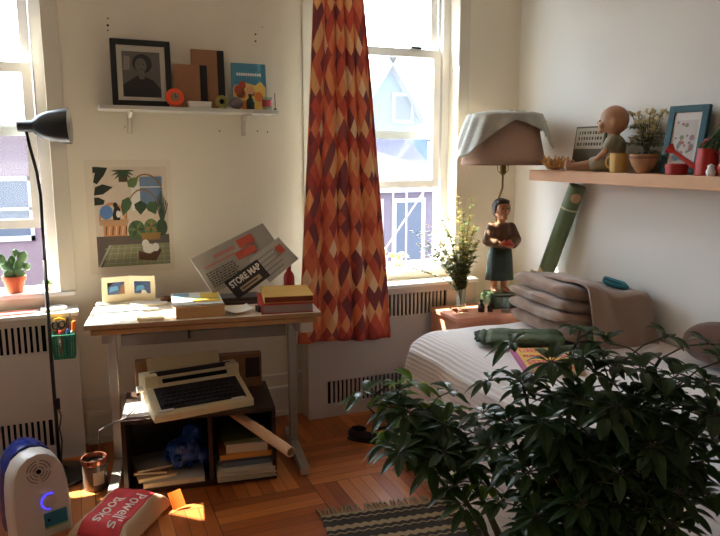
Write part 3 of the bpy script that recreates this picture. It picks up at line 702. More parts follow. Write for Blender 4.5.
# orange clock
o = sthing('alarm_clock', 'round orange alarm clock on the wall shelf in front of the portrait frame', 'clock', .478, 3.475)
m = MB(); m.tube(((0, -.022, .046), (0, .022, .046)), .042, 28); bo = m.build('case', M_orange, o); add_mod(bo, 'BEVEL', width=.006, segments=2)
m = MB(); m.tube(((0, -.026, .046), (0, -.0225, .046)), .022, 20); m.build('dial', mat('clock_face', (150, 120, 100), rough=.4), o)
m = MB(); m.box((0, -.0275, .053), (.003, .002, .018)); m.box((.006, -.0275, .046), (.014, .002, .003)); m.build('hands', M_black, o)
for s in (-1, 1):
    m = MB(); m.tube(((s*.02, 0, 0), (s*.018, 0, .012)), .006, 8); m.build('foot', M_orange, o)
# two brown albums
for nm, lab, x, y, w, hh, t, lean in (('album', 'shorter brown album with a black spine strip standing on the wall shelf', .568, 3.545, .165, .212, .022, -.07), ('album', 'taller brown album with a black spine strip behind the shorter one', .668, 3.595, .165, .298, .022, -.10)):
    o = thing(nm, lab, 'album', sh(x, y), group='brown albums on the wall shelf', rot=(lean, math.atan(ST), 0))
    m = MB(); m.b2((-w/2, -t/2, 0), (w/2-.036, -t/2+.003, hh)); m.b2((-w/2, t/2-.003, 0), (w/2-.036, t/2, hh)); m.build('cover', M_brownb, o)
    m = MB(); m.b2((w/2-.036, -t/2-.0008, 0), (w/2, t/2+.0008, hh), bev=.002); m.build('spine_strip', M_black, o)
    m = MB(); m.b2((-w/2+.003, -t/2+.0032, .003), (w/2-.037, t/2-.0032, hh-.003)); m.build('pages', M_page, o)
o = sthing('small_box', 'small flat white box on the wall shelf in front of the albums', 'box', .597, 3.475)
m = MB(); m.b2((-.055, -.02, 0), (.055, .02, .020), bev=.002); m.build('tray', M_paper, o); m = MB(); m.b2((-.057, -.022, .0205), (.057, .022, .030), bev=.002); m.build('lid', M_paper, o)
o = sthing('ring_ornament', 'small yellow-green ring-shaped ornament on the wall shelf', 'ornament', .708, 3.48)
m = MB(); pts_ = [(.022*math.cos(a*PI/10), 0, .034+.022*math.sin(a*PI/10)) for a in range(21)]; m.tube(pts_, .010, 10, caps=False); m.ell((0, 0, .034), (.012, .006, .012), mi=1); m.lathe(((.022, 0), (.02, .006), (.008, .008)), n=14); m.build('ring', [mat('olive_glaze', (150, 138, 70), rough=.4, var=.3, scale=60), M_dark], o, smooth=True)
o = sthing('stone', 'grey-mauve pebble on the wall shelf beside the ring ornament', 'stone', .785, 3.49)
m = MB(); m.ell((0, 0, .030), (.035, .025, .030), sub=3); 
for v in m.bm.verts: v.co += v.normal*.004*noise.noise(v.co*40)
m.build('pebble', mat('grey_stone', (118, 104, 104), rough=.7, var=.2, scale=50), o, smooth=True)
o = sthing('glass_bottle', 'small dark green bottle standing in front of the picture book', 'bottle', .852, 3.475)
m = MB(); m.lathe(((.001, 0), (.021, .001), (.022, .04), (.014, .052), (.009, .056), (.009, .066)), n=16); m.build('body', mat('green_bottle_glass', (40, 66, 52), rough=.15, spec=.6), o, smooth=True); m = MB(); m.lathe(((.0105, .0665), (.0105, .075), (.001, .076)), n=12); m.build('stopper', M_dwood, o)
# picture book
o = thing('picture_book', 'bright blue and yellow picture book leaning on the wall at the right of the shelf', 'book', sh(.875, 3.575), rot=(-.14, math.atan(ST), 0))
w, hh, t = .18, .242, .014
m = MB(); m.b2((-w/2, -t/2, 0), (w/2, -t/2+.002, hh)); m.b2((-w/2, t/2-.002, 0), (w/2, t/2, hh)); m.b2((-w/2, -t/2+.002, 0), (-w/2+.002, t/2-.002, hh)); co = m.build('cover', mat('book_blue', (76, 140, 168), rough=.4), o)
m = MB(); m.b2((-w/2+.0025, -t/2+.0025, .003), (w/2-.003, t/2-.0025, hh-.003)); m.build('pages', M_page, o)
m = MB(); y0, y1 = -t/2-.0008, -t/2
m.prism([(-.087, .0), (.087, .0), (.087, .12), (.06, .15), (.03, .13), (-.03, .145), (-.087, .11)], y0, y1, plane='xz')
rnd = random.Random(3)
for k in range(9):
    cx, cz, r_ = rnd.uniform(-.07, .07), rnd.uniform(.02, .13), rnd.uniform(.012, .026)
    m.prism([(cx+r_*math.cos(a*PI/5), cz+r_*1.2*math.sin(a*PI/5)) for a in range(10)], y0-.0004-.0001*k, y0, mi=1+k % 4, plane='xz')
for k in range(11): m.b2((-.065+k*.012, y0, .178), (-.065+k*.012+.009, y1, .192), mi=5)
m.build('cover_art', [mat('art_yellow', (228, 190, 96), rough=.4), mat('art_orange', (214, 120, 52), rough=.4), mat('art_brown', (120, 70, 44), rough=.4), mat('art_skin', (226, 170, 124), rough=.4), mat('art_rust', (176, 70, 50), rough=.4), M_paper], co)
o = sthing('drinking_glass', 'small tumbler with a pink band at the right end of the wall shelf', 'glass', .945, 3.50)
m = MB(); m.lathe(((.001, 0), (.024, .001), (.027, .066), (.025, .066), (.0225, .004), (.001, .004)), n=20, caps=False); m.build('tumbler', M_clear, o, smooth=True); m = MB(); m.lathe(((.0262, .018), (.0272, .05)), n=20, caps=False); m.build('band', mat('pink_band', (214, 92, 96), rough=.4), o, smooth=True)
o = sthing('incense_stick', 'thin dark stick in a small holder at the right tip of the wall shelf', 'stick', .978, 3.462)
m = MB(); m.lathe(((.008, 0), (.008, .008), (.001, .01)), n=10); m.build('holder', M_dwood, o); m = MB(); m.tube(((0, 0, .008), (-.002, 0, .085)), .0022, 6); m.build('stick', M_black, o)

# ------------------------------------------------------------------ poster
po = thing('poster', 'art print of houseplants and a rattan chair on the wall above the desk', 'poster', (.259, BW-.0002, .892))
PW, PH = .415, .575
m = MB(); m.b2((-PW/2, -.0012, 0), (PW/2, 0, PH)); m.build('paper', mat('poster_paper', (222, 210, 190), rough=.6, var=.02), po)
A = MB(); IX0, IX1, IZ0, IZ1 = -.17, .185, .035, .54; aw, ah = IX1-IX0, IZ1-IZ0; lay = [0]
def art(pts, mi):
    lay[0] += 1; y = -.0013-lay[0]*.00004
    A.prism([(IX0+p[0]*aw, IZ0+p[1]*ah) for p in pts], y, -.0012, mi=mi, plane='xz')
def aell(cx, cy, rx, ry, mi, rot=0, n=16):
    art([(cx+rx*math.cos(2*PI*i/n)*math.cos(rot)-ry*math.sin(2*PI*i/n)*math.sin(rot)*.7, cy+(rx*math.cos(2*PI*i/n)*math.sin(rot)*1.0+ry*math.sin(2*PI*i/n)*math.cos(rot))*.72) for i in range(n)], mi)
def aleaf(x, y, L, w, ang, mi):
    c, s = math.cos(ang), math.sin(ang); p = [(0, 0), (.25, .5), (.55, .45), (1, 0), (.55, -.45), (.25, -.5)]
    art([(x+(a*L*c-b*w*s), y+(a*L*s+b*w*c)*.72) for a, b in p], mi)
PC = [(212, 196, 178), (112, 134, 164), (96, 84, 76), (136, 136, 98), (38, 46, 34), (98, 118, 70), (70, 96, 60), (204, 140, 92), (92, 130, 186), (28, 28, 30), (226, 222, 214), (92, 60, 40), (150, 112, 60), (190, 150, 110), (58, 76, 52), (160, 166, 150)]
art([(0, 0), (1, 0), (1, 1), (0, 1)], 0)
art([(0, .0), (1, 0), (1, .31), (0, .31)], 2); art([(.06, .0), (1, 0), (1, .22), (.2, .22)], 3); art([(.0, .0), (.03, .0), (.2, .22), (.16, .22)], 15)
for i in range(9): art([(.12+i*.1, .01), (.13+i*.1, .01), (.22+i*.085, .21), (.21+i*.085, .21)], 15)
for i in range(4): art([(.1, .03+i*.05), (1, .03+i*.05), (1, .036+i*.05), (.1, .036+i*.05)], 15)
art([(.62, .60), (.93, .60), (.93, .9), (.62, .9)], 1); art([(.62, .79), (.93, .79), (.93, .8), (.62, .8)], 10); art([(.5, .55), (.62, .6), (.62, .85), (.5, .85)], 10)
for p in (((0, .85), (.05, 1), (.2, .99), (.15, .92), (.05, .83)), ((.0, .72), (.12, .73), (.26, .8), (.12, .83), (.02, .8)), ((0, .62), (.12, .63), (.14, .67), (.06, .70), (0, .7)), ((0, .94), (.06, .95), (.06, 1), (0, 1))): art(p, 4)
art([(.34, .85), (.46, .85), (.46, .97), (.34, .97)], 11)
for i in range(9): aleaf(.4, .96, .17, .03, -.3+i*.0+PI*(i/8)*-1+.3, 14)
# rattan chair, cushion and cat
for k in range(10):
    a0, a1 = PI*.05+k*PI*.09, PI*.05+(k+1)*PI*.09
    art([(.23+.19*math.cos(a0), .45+.2*math.sin(a0)), (.23+.19*math.cos(a1), .45+.2*math.sin(a1)), (.23+.16*math.cos(a1), .45+.17*math.sin(a1)), (.23+.16*math.cos(a0), .45+.17*math.sin(a0))], 7)
art([(.05, .42), (.43, .42), (.45, .48), (.05, .48)], 13); art([(.1, .31), (.42, .31), (.42, .42), (.1, .42)], 7)
for i in range(7): art([(.12+i*.045, .32), (.135+i*.045, .32), (.15+i*.045, .41), (.135+i*.045, .41)], 0 if i % 2 else 11)
aell(.15, .55, .09, .10, 8, .3); art([(.24, .47), (.33, .47), (.34, .58), (.3, .62), (.26, .6), (.23, .52)], 9); aell(.31, .53, .03, .05, 10); aell(.275, .62, .03, .04, 9)
# big leaf plants
for k in range(12):
    a0, a1 = PI*(.0+k*.085), PI*(.0+(k+1)*.085)
    art([(.65+.24*math.cos(a0), .5+.28*math.sin(a0)), (.65+.24*math.cos(a1), .5+.28*math.sin(a1)), (.65+.225*math.cos(a1), .5+.265*math.sin(a1)), (.65+.225*math.cos(a0), .5+.265*math.sin(a0))], 12)
for k in range(9):
    a0, a1 = PI*(.12+k*.06), PI*(.12+(k+1)*.06)
    art([(.7+.25*math.cos(a0), .68+.25*math.sin(a0)), (.7+.25*math.cos(a1), .68+.25*math.sin(a1)), (.7+.235*math.cos(a1), .68+.235*math.sin(a1)), (.7+.235*math.cos(a0), .68+.235*math.sin(a0))], 12)
aleaf(.46, .8, .2, .13, .75, 5); aleaf(.46, .70, .28, .14, -1.9, 6); aleaf(.62, .66, .2, .17, -1.6, 14); aleaf(.75, .65, .2, .17, -1.2, 6)
for i in range(8): art([(.9, .4), (.915, .4), (.83+i*.025, .75-.03*abs(i-3)), (.82+i*.025, .75-.03*abs(i-3))], 14)
aell(.55, .36, .12, .14, 6); aell(.75, .38, .1, .13, 5); aell(.9, .38, .08, .12, 14)
for i in range(6): aleaf(.55, .37, .13, .04, i*1.05, 5 if i % 2 else 14); aleaf(.75, .39, .11, .035, i*1.05+.4, 12 if i % 2 else 6)
art([(.62, .26), (.86, .26), (.88, .33), (.6, .33)], 12)
art([(.56, .06), (.8, .04), (.88, .14), (.86, .17), (.72, .11), (.56, .15)], 11); aell(.7, .17, .08, .07, 10); aell(.66, .22, .05, .06, 10); aell(.8, .18, .05, .06, 10)
A.build('print', [mat('print%d' % i, c, rough=.6, var=.1, scale=25) for i, c in enumerate(PC)], po)

# ------------------------------------------------------------------ floor lamp
fl = thing('floor_lamp', 'black gooseneck floor lamp standing before the left window', 'floor lamp', (-.145, 3.30, 0))
m = MB(); m.lathe(((.001, 0), (.135, 0), (.14, .004), (.138, .016), (.05, .03), (.015, .038), (.013, .06)), n=40); m.build('base', M_black, fl, smooth=False)
m = MB(); m.tube(((0, 0, .05), (.0, 0, .6), (.004, 0, 1.03)), .0085, 12); m.build('pole', M_black, fl, smooth=True)
m = MB(); m.tube(((.004, 0, 1.02), (.006, 0, 1.2), (.008, 0, 1.32), (.0, 0, 1.42), (-.02, 0, 1.53), (-.03, 0, 1.60)), .0068, 12); m.build('gooseneck', M_black, fl, smooth=True)
m = MB(); ax = Vector((1, -.15, .02)).normalized(); q0 = Vector((-.060, .005, 1.612))
prof = [(0, .001), (0.0, .022), (.06, .025), (.066, .034), (.095, .054), (.13, .066), (.175, .073), (.208, .078)]
m.tube([q0+ax*a for a, r in prof], [max(r, .002) for a, r in prof], 28, caps=False); m.tube([q0+ax*a for a, r in prof[3:]], [r-.003 for a, r in prof[3:]], 28, caps=False, mi=1)
m.build('lamp_shade', [mat('black_shade', (26, 27, 34), rough=.3, spec=.5), mat('shade_inside', (200, 198, 190), rough=.5)], fl, smooth=True)
m = MB(); m.ell(q0+ax*.12, .026, sub=3); m.build('bulb', mat('frosted_bulb', (230, 228, 220), rough=.3), fl, smooth=True)
m = MB(); m.tube(((.012, -.0, .34), (.022, -.008, .3), (.012, -.014, .24), (.018, -.008, .18), (.006, -.01, .06), (.03, .0, .04)), .0035, 6); m.box((.012, -.006, .36), (.02, .016, .05)); m.build('cord_and_switch', M_black, fl, smooth=False)

# ------------------------------------------------------------------ humidifier
hu = thing('humidifier', 'white humidifier with blue water tank and glowing dial on the floor', 'humidifier', (-.225, 2.86, 0), .35)
M_hw = mat('white_plastic', (206, 198, 190), rough=.35, var=.02)
b = MB()
prof = [(-.11, 0), (.11, 0), (.112, .10), (.108, .20), (.098, .26), (.075, .305), (.04, .33), (0, .338), (-.04, .33), (-.075, .305), (-.098, .26), (-.108, .20), (-.112, .10)]
def hsec(y, s, tilt): return [Vector((x*s, y+z*tilt, z*(.94+.06*s))) for x, z in prof]
rings = [hsec(-.10, .90, .10), hsec(-.092, .97, .10), hsec(-.06, 1, .08), hsec(.0, 1, .05)]
V = [p for r in rings for p in r]; n = len(prof); F = [(i*n+j, i*n+(j+1) % n, (i+1)*n+(j+1) % n, (i+1)*n+j) for i in range(3) for j in range(n)]+[tuple(range(n))[::-1], tuple(range(3*n, 4*n))]
b._new(V, F); ho = b.build('housing', M_hw, hu); auto(ho, 35)
b = MB(); rings = [hsec(.005, .93, .05), hsec(.06, .97, .03), hsec(.11, .93, .0), hsec(.14, .75, -.03)]
V = [p+Vector((0, 0, .004 if p.z < .01 else .012)) for r in rings for p in r]; b._new(V, F)
to = b.build('water_tank', mat('blue_tank_plastic', (26, 44, 122), rough=.12, var=.1, spec=.6), hu); auto(to, 40)
# front face details lie in the tilted front plane
fr_ = Matrix.Translation((0, -.101, 0)) @ Matrix.Rotation(-math.atan(.10), 4, 'X')
def face_part(name, fn, mm, parent):
    k = MB(); fn(k)
    for v in k.bm.verts: v.co = fr_ @ v.co
    return k.build(name, mm, parent)
def rings_(k):
    for r_ in (.020, .032, .044):
        for q in range(4):
            a0 = q*PI/2+.15; pts_ = [(r_*math.cos(a0+i*.155), -.0005, .268+r_*math.sin(a0+i*.155)) for i in range(9)]; k.tube(pts_, .0016, 5)
    k.tube(((0, -.003, .268), (0, .004, .268)), .009, 14, mi=1)
face_part('vent_rings', rings_, [mat('grey_slit', (88, 80, 78), rough=.7), M_dark], hu)
def dial(k): k.tube(((.028, -.008, .14), (.028, .003, .14)), .026, 28)
face_part('dial_knob', dial, mat('knob_plastic', (196, 186, 182), rough=.35), hu)
def glow(k):
    pts_ = [(.028+.031*math.cos(a), -.002, .14+.031*math.sin(a)) for a in [PI*.35+i*PI*1.15/16 for i in range(17)]]; k.tube(pts_, .0026, 8)
face_part('glowing_ring', glow, mat('blue_led', (70, 60, 255), rough=.4, emit=1.2), hu)
def sticker(k): k.b2((.0, -.003, .03), (.088, .003, .095)); k.b2((.0, -.0036, .03), (.088, .003, .038), mi=1); k.b2((.012, -.004, .06), (.022, -.003, .07), mi=2)
face_part('sticker', sticker, [mat('teal_sticker', (44, 112, 136), rough=.4, var=.4, scale=20), mat('sticker_green', (150, 170, 110), rough=.4), M_dark], hu)

# ------------------------------------------------------------------ paper bag
pb = thing('paper_bag', 'crumpled brown paper bag with red printed panel lying on the floor', 'bag', (.09, 2.765, 0), -.62)
M_kraft = mat('kraft_paper', (196, 168, 136), rough=.85, var=.12, scale=18)
BL, BWd, BH = .34, .27, .085
def bagtop(u, v):
    x, y = (u-.5)*BWd, (v-.5)*BL
    e = min(u, 1-u, v, 1-v); h_ = BH*min(1, (e/.14))**.5 if e > 0 else 0
    h_ *= (.75+.25*v); return (x*(1+.03*noise.noise(Vector((y*14, 1, 0)))), y, max(.003, h_)+.012*noise.noise(Vector((x*16, y*16, 3)))*min(1, e/.1)+(.004 if e <= 0 else 0))
b = MB(); b.grid(bagtop, 34, 40); b.grid(lambda u, v: ((.5-u)*BWd*(1+.03*noise.noise(Vector(((v-.5)*BL*14, 1, 0)))), (v-.5)*BL, .001 if 0 < u < 1 and 0 < v < 1 else (max(.003, 0)+.004)), 34, 40)
bmesh.ops.remove_doubles(b.bm, verts=b.bm.verts, dist=.0012); sk = b.build('paper_skin', M_kraft, pb); auto(sk, 35)
b = MB(); b.grid(lambda u, v: (lambda p: (p[0], p[1], p[2]+.0015))(bagtop(.17+.66*u, .02+.84*v)), 24, 34); rp = b.build('red_panel', mat('red_print', (196, 50, 52), rough=.7, var=.15, scale=20), pb); add_mod(rp, 'SOLIDIFY', thickness=.0008); auto(rp, 35)
def on_bag(name, s, size, cy, cx=0, sx=1):
    me = text_bm(s, size, .0004, bold=.0004); bm_ = bmesh.new(); bm_.from_mesh(me)
    bmesh.ops.triangulate(bm_, faces=bm_.faces[:]); bmesh.ops.subdivide_edges(bm_, edges=[e for e in bm_.edges if e.calc_length() > .012], cuts=2)
    for v in bm_.verts:
        # lettering runs along the bag's long side, read from its right edge
        x, y = cx+v.co.y, cy-v.co.x*sx
        u, w_ = x/BWd+.5, y/BL+.5
        v.co = Vector((x, y, bagtop(min(max(u, .02), .98), min(max(w_, .02), .98))[2]+.0032+v.co.z))
    bm_.to_mesh(me); bm_.free(); me.materials.clear(); me.materials.append(mat('print_white', (232, 214, 200), rough=.7)); link(name, me, pb)
on_bag('shop_name', "Powell's", .072, -.02, .045, 1.0)
on_bag('shop_name', "Books", .072, -.03, -.03, 1.0)
o = thing('orange_wrapper', 'small orange wrapper standing up at the right corner of the paper bag', 'wrapper', (.315, 2.80, 0))
q = soft_slab('foil', .05, .075, .002, mat('orange_wrapper', (226, 112, 36), rough=.4), o, wav=.004, seed=4, bend=lambda u, v: .02*u*u); q.rotation_euler = (.9, .1, .5); q.location = (0, 0, .035)

# ------------------------------------------------------------------ candle jar
jr = thing('candle_jar', 'round tin jar with copper rim and dark wax beside the desk leg', 'jar', (.005, 3.13, 0))
m = MB(); m.lathe(((.001, 0), (.05, 0), (.052, .004), (.052, .125), (.049, .128), (.049, .10), (.001, .10)), n=32, caps=False); m.build('vessel', mat('smoky_jar', (104, 92, 82), rough=.25, spec=.6), jr, smooth=False)
m = MB(); m.lathe(((.054, .12), (.057, .124), (.057, .142), (.0545, .146), (.050, .146), (.050, .122)), n=32, caps=False); m.build('rim', mat('copper_rim', (190, 120, 92), rough=.25, metal=.8), jr, smooth=False)
m = MB(); m.lathe(((.001, .1005), (.0485, .1005), (.0485, .118), (.001, .116)), n=24); m.build('wax', mat('dark_wax', (40, 26, 22), rough=.4), jr)
m = MB(); m.tube(((0, 0, .117), (.003, 0, .13)), .0018, 6); m.build('wick', M_black, jr)
m = MB()
V = [(.0526*math.cos(a), .0526*math.sin(a), z) for z in (.03, .09) for a in [-1.75+i*.12 for i in range(9)]]; m._new(V, [(i, i+1, 9+i+1, 9+i) for i in range(8)]); m.build('label', mat('jar_label', (206, 190, 168), rough=.6), jr)

# ------------------------------------------------------------------ left window sill and radiator top
ca = thing('potted_cactus', 'prickly pear cactus in a terracotta pot on the left window sill', 'cactus', (-.30, 3.69, WZ0+.022))
m = MB(); m.lathe(((.001, 0), (.036, 0), (.049, .062), (.054, .063), (.056, .083), (.050, .083), (.047, .066), (.001, .066)), n=28, caps=False); m.build('pot', M_terra, ca, smooth=False)
m = MB(); m.lathe(((.001, .0665), (.046, .0665), (.04, .074), (.001, .078)), n=20); m.build('soil', M_soil, ca)
m = MB()
for (x, y, z, rx, rz_, ry) in ((0, 0, .105, .03, .036, 0), (-.03, .01, .13, .028, .032, -.6), (.026, -.005, .135, .024, .032, .5), (-.048, .0, .168, .021, .028, -.3), (.045, .0, .175, .026, .03, .5), (-.005, .01, .155, .02, .03, .1), (-.075, .005, .14, .022, .022, -1), (.015, .0, .195, .017, .022, 0), (.06, .0, .125, .022, .02, 1), (-.02, -.03, .1, .026, .022, -.4), (.03, -.03, .098, .026, .02, .4)):
    m.ell((x, y, z), (rx, .009, rz_), rot=(0, ry, x*9))
m.build('pads', M_cactus, ca, smooth=True)
sp_ = thing('small_succulent', 'tiny green succulent in a pale pot at the right end of the left sill', 'plant', (-.150, 3.685, WZ0+.022))
m = MB(); m.lathe(((.001, 0), (.016, 0), (.021, .03), (.018, .03), (.016, .024), (.001, .024)), n=18, caps=False); m.build('pot', mat('pale_clay', (190, 180, 164), rough=.7), sp_)
m = MB(); rnd = random.Random(2)
for k in range(14):
    a = k*2.4; r_ = .006+.0010*k; m.ell((r_*math.cos(a), r_*math.sin(a), .034+.002*(14-k)*.6), (.012, .006, .004), rot=(0, -.5, a))
m.build('rosette', mat('succulent_green', (96, 140, 78), rough=.5, var=.2), sp_, smooth=True)
ZR = .745
sheet('red_notebook', 'flat red notebook lying on the left radiator cover', 'notebook', (-.29, 3.54, ZR+.002), .15, .07, .1, mat('faded_red', (206, 92, 84), rough=.5), t=.006, wav=.0005)
sheet('grey_cloth', 'folded grey-white cloth on the right end of the left radiator cover', 'cloth', (-.13, 3.56, ZR+.003), .11, .09, .2, mat('grey_linen', (176, 170, 164), rough=.9), t=.014, wav=.004, seed=6)
# pen basket hung on the radiator cover
pe = thing('pen_basket', 'green mesh basket of pens hooked on the left radiator cover', 'basket', (-.09, 3.442, .535), -.08)
M_gm = mat('green_basket', (26, 112, 82), rough=.45, var=.1)
m = MB(); w_, d_, h_ = .10, .07, .118
m.b2((-w_/2+.006, -d_/2+.004, 0), (w_/2-.006, d_/2-.004, .004))
for z in [i*.0115 for i in range(11)]:
    s = .9+.1*z/h_; a, b_ = w_/2*s, d_/2*s; m.tube([(-a, -b_, z+.002), (a, -b_, z+.002), (a, b_, z+.002), (-a, b_, z+.002), (-a, -b_, z+.002)], .0022 if z < .11 else .004, 6)
for i in range(11):
    f_ = -1+2*i/10
    for (x0, y0) in ((f_*w_/2, -d_/2), (f_*w_/2, d_/2)): m.tube(((x0*.9, y0*.9, 0), (x0, y0, h_)), .0022, 5)
for i in range(7):
    f_ = -1+2*i/6
    for x0 in (-w_/2, w_/2): m.tube(((x0*.9, f_*d_/2*.9, 0), (x0, f_*d_/2, h_)), .0022, 5)
m.build('mesh_body', M_gm, pe)
m = MB()
for x in (-.03, .03): m.tube(((x, d_/2, h_), (x, d_/2+.005, h_+.05), (x, d_/2+.005, h_+.09)), .002, 6)
m.build('hook', M_gm, pe)
PB = wmat(pe)
def pen(name, label, cat, x, y, tx, ty, L, r_, c, tip, zb=.008):
    p0 = PB @ Vector((x, y, zb)); p1 = PB @ Vector((x+tx, y+ty, zb+L)); o = thing(name, label, cat, tuple(p0), group='pens and markers in the green basket')
    d = (p1-p0); m = MB(); m.tube((p0, p0+d*.72), r_, 10); m.build('barrel', mat('pen_%s_%s' % (name, cat), c, rough=.4), o, world=True)
    m = MB(); m.tube((p0+d*.725, p0+d*.97, p1), (r_*1.1, r_*1.1, r_*.7), 10); m.build('cap', mat('pencap_%s_%s' % (name, cat), tip, rough=.4), o, world=True); return o
pen('orange_marker', 'fat orange marker at the right of the green pen basket', 'marker', .03, -.005, .02, 0, .17, .009, (236, 120, 50), (240, 110, 40))
pen('red_pen', 'red pen in the middle of the green pen basket', 'pen', -.012, -.02, .0, 0, .13, .007, (200, 50, 60), (214, 60, 70))
pen('blue_pen', 'dark blue pen right of the red pen in the green basket', 'pen', .012, -.018, .008, .0, .135, .006, (50, 60, 120), (60, 74, 140))
pen('black_marker', 'black marker beside the scissors in the green basket', 'marker', .008, .012, .012, .006, .185, .006, (30, 30, 32), (40, 38, 36))
pen('brown_pencil', 'thin brown pencil rising behind the markers in the green basket', 'pencil', .018, .016, .02, .004, .18, .004, (120, 90, 50), (90, 76, 40))
pen('cyan_pen', 'pale cyan pen at the right front of the green basket', 'pen', .034, -.022, .004, -.002, .125, .005, (120, 180, 200), (150, 200, 214))
sc_ = thing('scissors', 'scissors with dark looped handles in the green pen basket', 'scissors', tuple(PB @ Vector((-.02, .005, .01))), -.08)
for s in (-1, 1):
    m = MB(); m.tube([(s*.014+.013*math.cos(a*PI/8), s*.003, .15+.017*math.sin(a*PI/8)) for a in range(17)], .0042, 8, caps=False); m.tube(((s*.01, s*.003, .133), (0, s*.003, .10)), .004, 8); m.build('handle', M_black, sc_)
m = MB(); m.box((-.004, .0, .055), (.01, .002, .1)); m.box((.004, .003, .055), (.01, .002, .1)); m.build('blades', M_steel, sc_)
o = thing('tape_roll', 'yellow roll of tape standing at the back of the green pen basket', 'tape', tuple(PB @ Vector((-.018, .026, .155))), -.08)
m = MB(); m.tube(((0, -.007, 0), (0, .0, 0)), .036, 26, caps=False); m.tube(((0, -.007, 0), (0, 0, 0)), .024, 26, caps=False)
for y in (-.007, 0):
    V = [(.036*math.cos(i*PI/13), y, .036*math.sin(i*PI/13)) for i in range(26)]+[(.024*math.cos(i*PI/13), y, .024*math.sin(i*PI/13)) for i in range(26)]; m._new(V, [(i, (i+1) % 26, 26+(i+1) % 26, 26+i) for i in range(26)])
m.build('tape', mat('yellow_tape', (232, 176, 44), rough=.5), o); m = MB(); m.tube(((0, -.0072, 0), (0, .0002, 0)), .0239, 24, caps=False); m.build('core', M_brownb, o)

# ------------------------------------------------------------------ curtain
cu = thing('curtain', 'long curtain of red and orange harlequin diamonds beside the right window', 'curtain', (1.34, 3.465, 2.62))
def cur(s, v):
    z = .455+v*2.17; h_ = min(1, (z-.45)/1.85)
    x0 = 1.07+(1.185-1.07)*h_**.8; x1 = 1.645+(1.475-1.645)*h_**1.15 if z < 2.3 else 1.475
    ph = s*5.6*2*PI+.5*math.sin(z*1.7)+.8*math.sin(s*9+1)
    amp = .013+.004*math.sin(s*11+z)
    y = 3.462+amp*math.sin(ph)+.006*math.sin(s*23+z*3); x = x0+(x1-x0)*s+.008*math.sin(ph*1+1.3)
    zz = z+(.012*math.sin(s*5+.5) if v == 0 else 0)
    return (x, min(y, 3.470), zz)
b = MB(); b.grid(cur, 220, 70, uv=lambda u, v: (u*.90+.013, v*2.17))
co = b.build('cloth', curtain_mat(), cu, smooth=True, world=True); add_mod(co, 'SOLIDIFY', thickness=.002, offset=0)
b = MB(); b.grid(lambda u, v: (lambda p: (p[0], p[1]+.006, p[2]))(cur(.004+u*.992, .012+v*.985)), 160, 60); b.build('added_backing', mat('added_backing_beige', (196, 188, 172), rough=.9), cu, smooth=True, world=True)  # unseen backing added so light bounced off the curtain turns neutral
rod = thing('curtain_rod', 'white curtain rod above the right window', 'curtain rod', (1.71, 3.50, 2.645))
m = MB(); m.tube(((1.05, 3.465, 2.638), (2.37, 3.465, 2.638)), .011, 12); m.build('pole', M_white, rod, world=True)
for x in (1.10, 2.32):
    m = MB(); m.b2((x-.01, 3.465, 2.626), (x+.01, BW-.014, 2.65)); m.build('bracket', M_white, rod, world=True)
# ------------------------------------------------------------------ right window sill
def leaf_pts(base, d, L, w, droop, n=5):
    """centre line and half widths of a leaf"""
    d = d.normalized(); side = d.cross(Vector((0, 0, 1))); side = side.normalized() if side.length > 1e-3 else Vector((1, 0, 0))
    out = []
    for i in range(n+1):
        t = i/n; p = base+d*(L*t)+Vector((0, 0, -droop*L*t*t)); out.append((p, side*(w*max(0, math.sin(PI*min(1, .05+.95*t)**.95))**.75*.5 if i < n else 0.0), t))
    return out
def add_leaf(b, base, d, L, w, droop, mi=0, fold=.18, n=5):
    pts = leaf_pts(Vector(base), Vector(d), L, w, droop, n); V = []; F = []
    for p, s, t in pts:
        up = Vector((0, 0, s.length*fold)); V += [p-s+up, p, p+s+up]
    for i in range(n):
        a = i*3; F += [(a, a+1, a+4, a+3), (a+1, a+2, a+5, a+4)]
    b._new(V, F, mi)
o = thing('small_potted_plant', 'small yellow-green plant in a white pot on the right window sill', 'plant', (1.795, 3.70, WZ0+.022))
m = MB(); m.lathe(((.001, 0), (.026, 0), (.037, .06), (.034, .06), (.031, .05), (.001, .05)), n=24, caps=False); m.build('pot', mat('white_glaze', (206, 208, 200), rough=.3), o, smooth=False)
m = MB(); rnd = random.Random(8)
for k in range(46):
    a = rnd.uniform(0, 2*PI); e = rnd.uniform(.4, 1.8); add_leaf(m, (.015*math.cos(a), .015*math.sin(a), .05), (math.cos(a), math.sin(a), e), rnd.uniform(.045, .085), .024, .5)
m.build('foliage', leaf_mat('yellowgreen_leaf', (150, 156, 84)), o, fix=False)
o = thing('white_figurine', 'small white knob-topped ornament beside the curtain on the right sill', 'ornament', (1.705, 3.71, WZ0+.022))
m = MB(); m.lathe(((.001, 0), (.025, 0), (.024, .05), (.012, .062), (.013, .07), (.022, .085), (.022, .1), (.01, .112), (.001, .113)), n=22); m.build('body', mat('white_ceramic', (232, 230, 226), rough=.25), o, smooth=True)

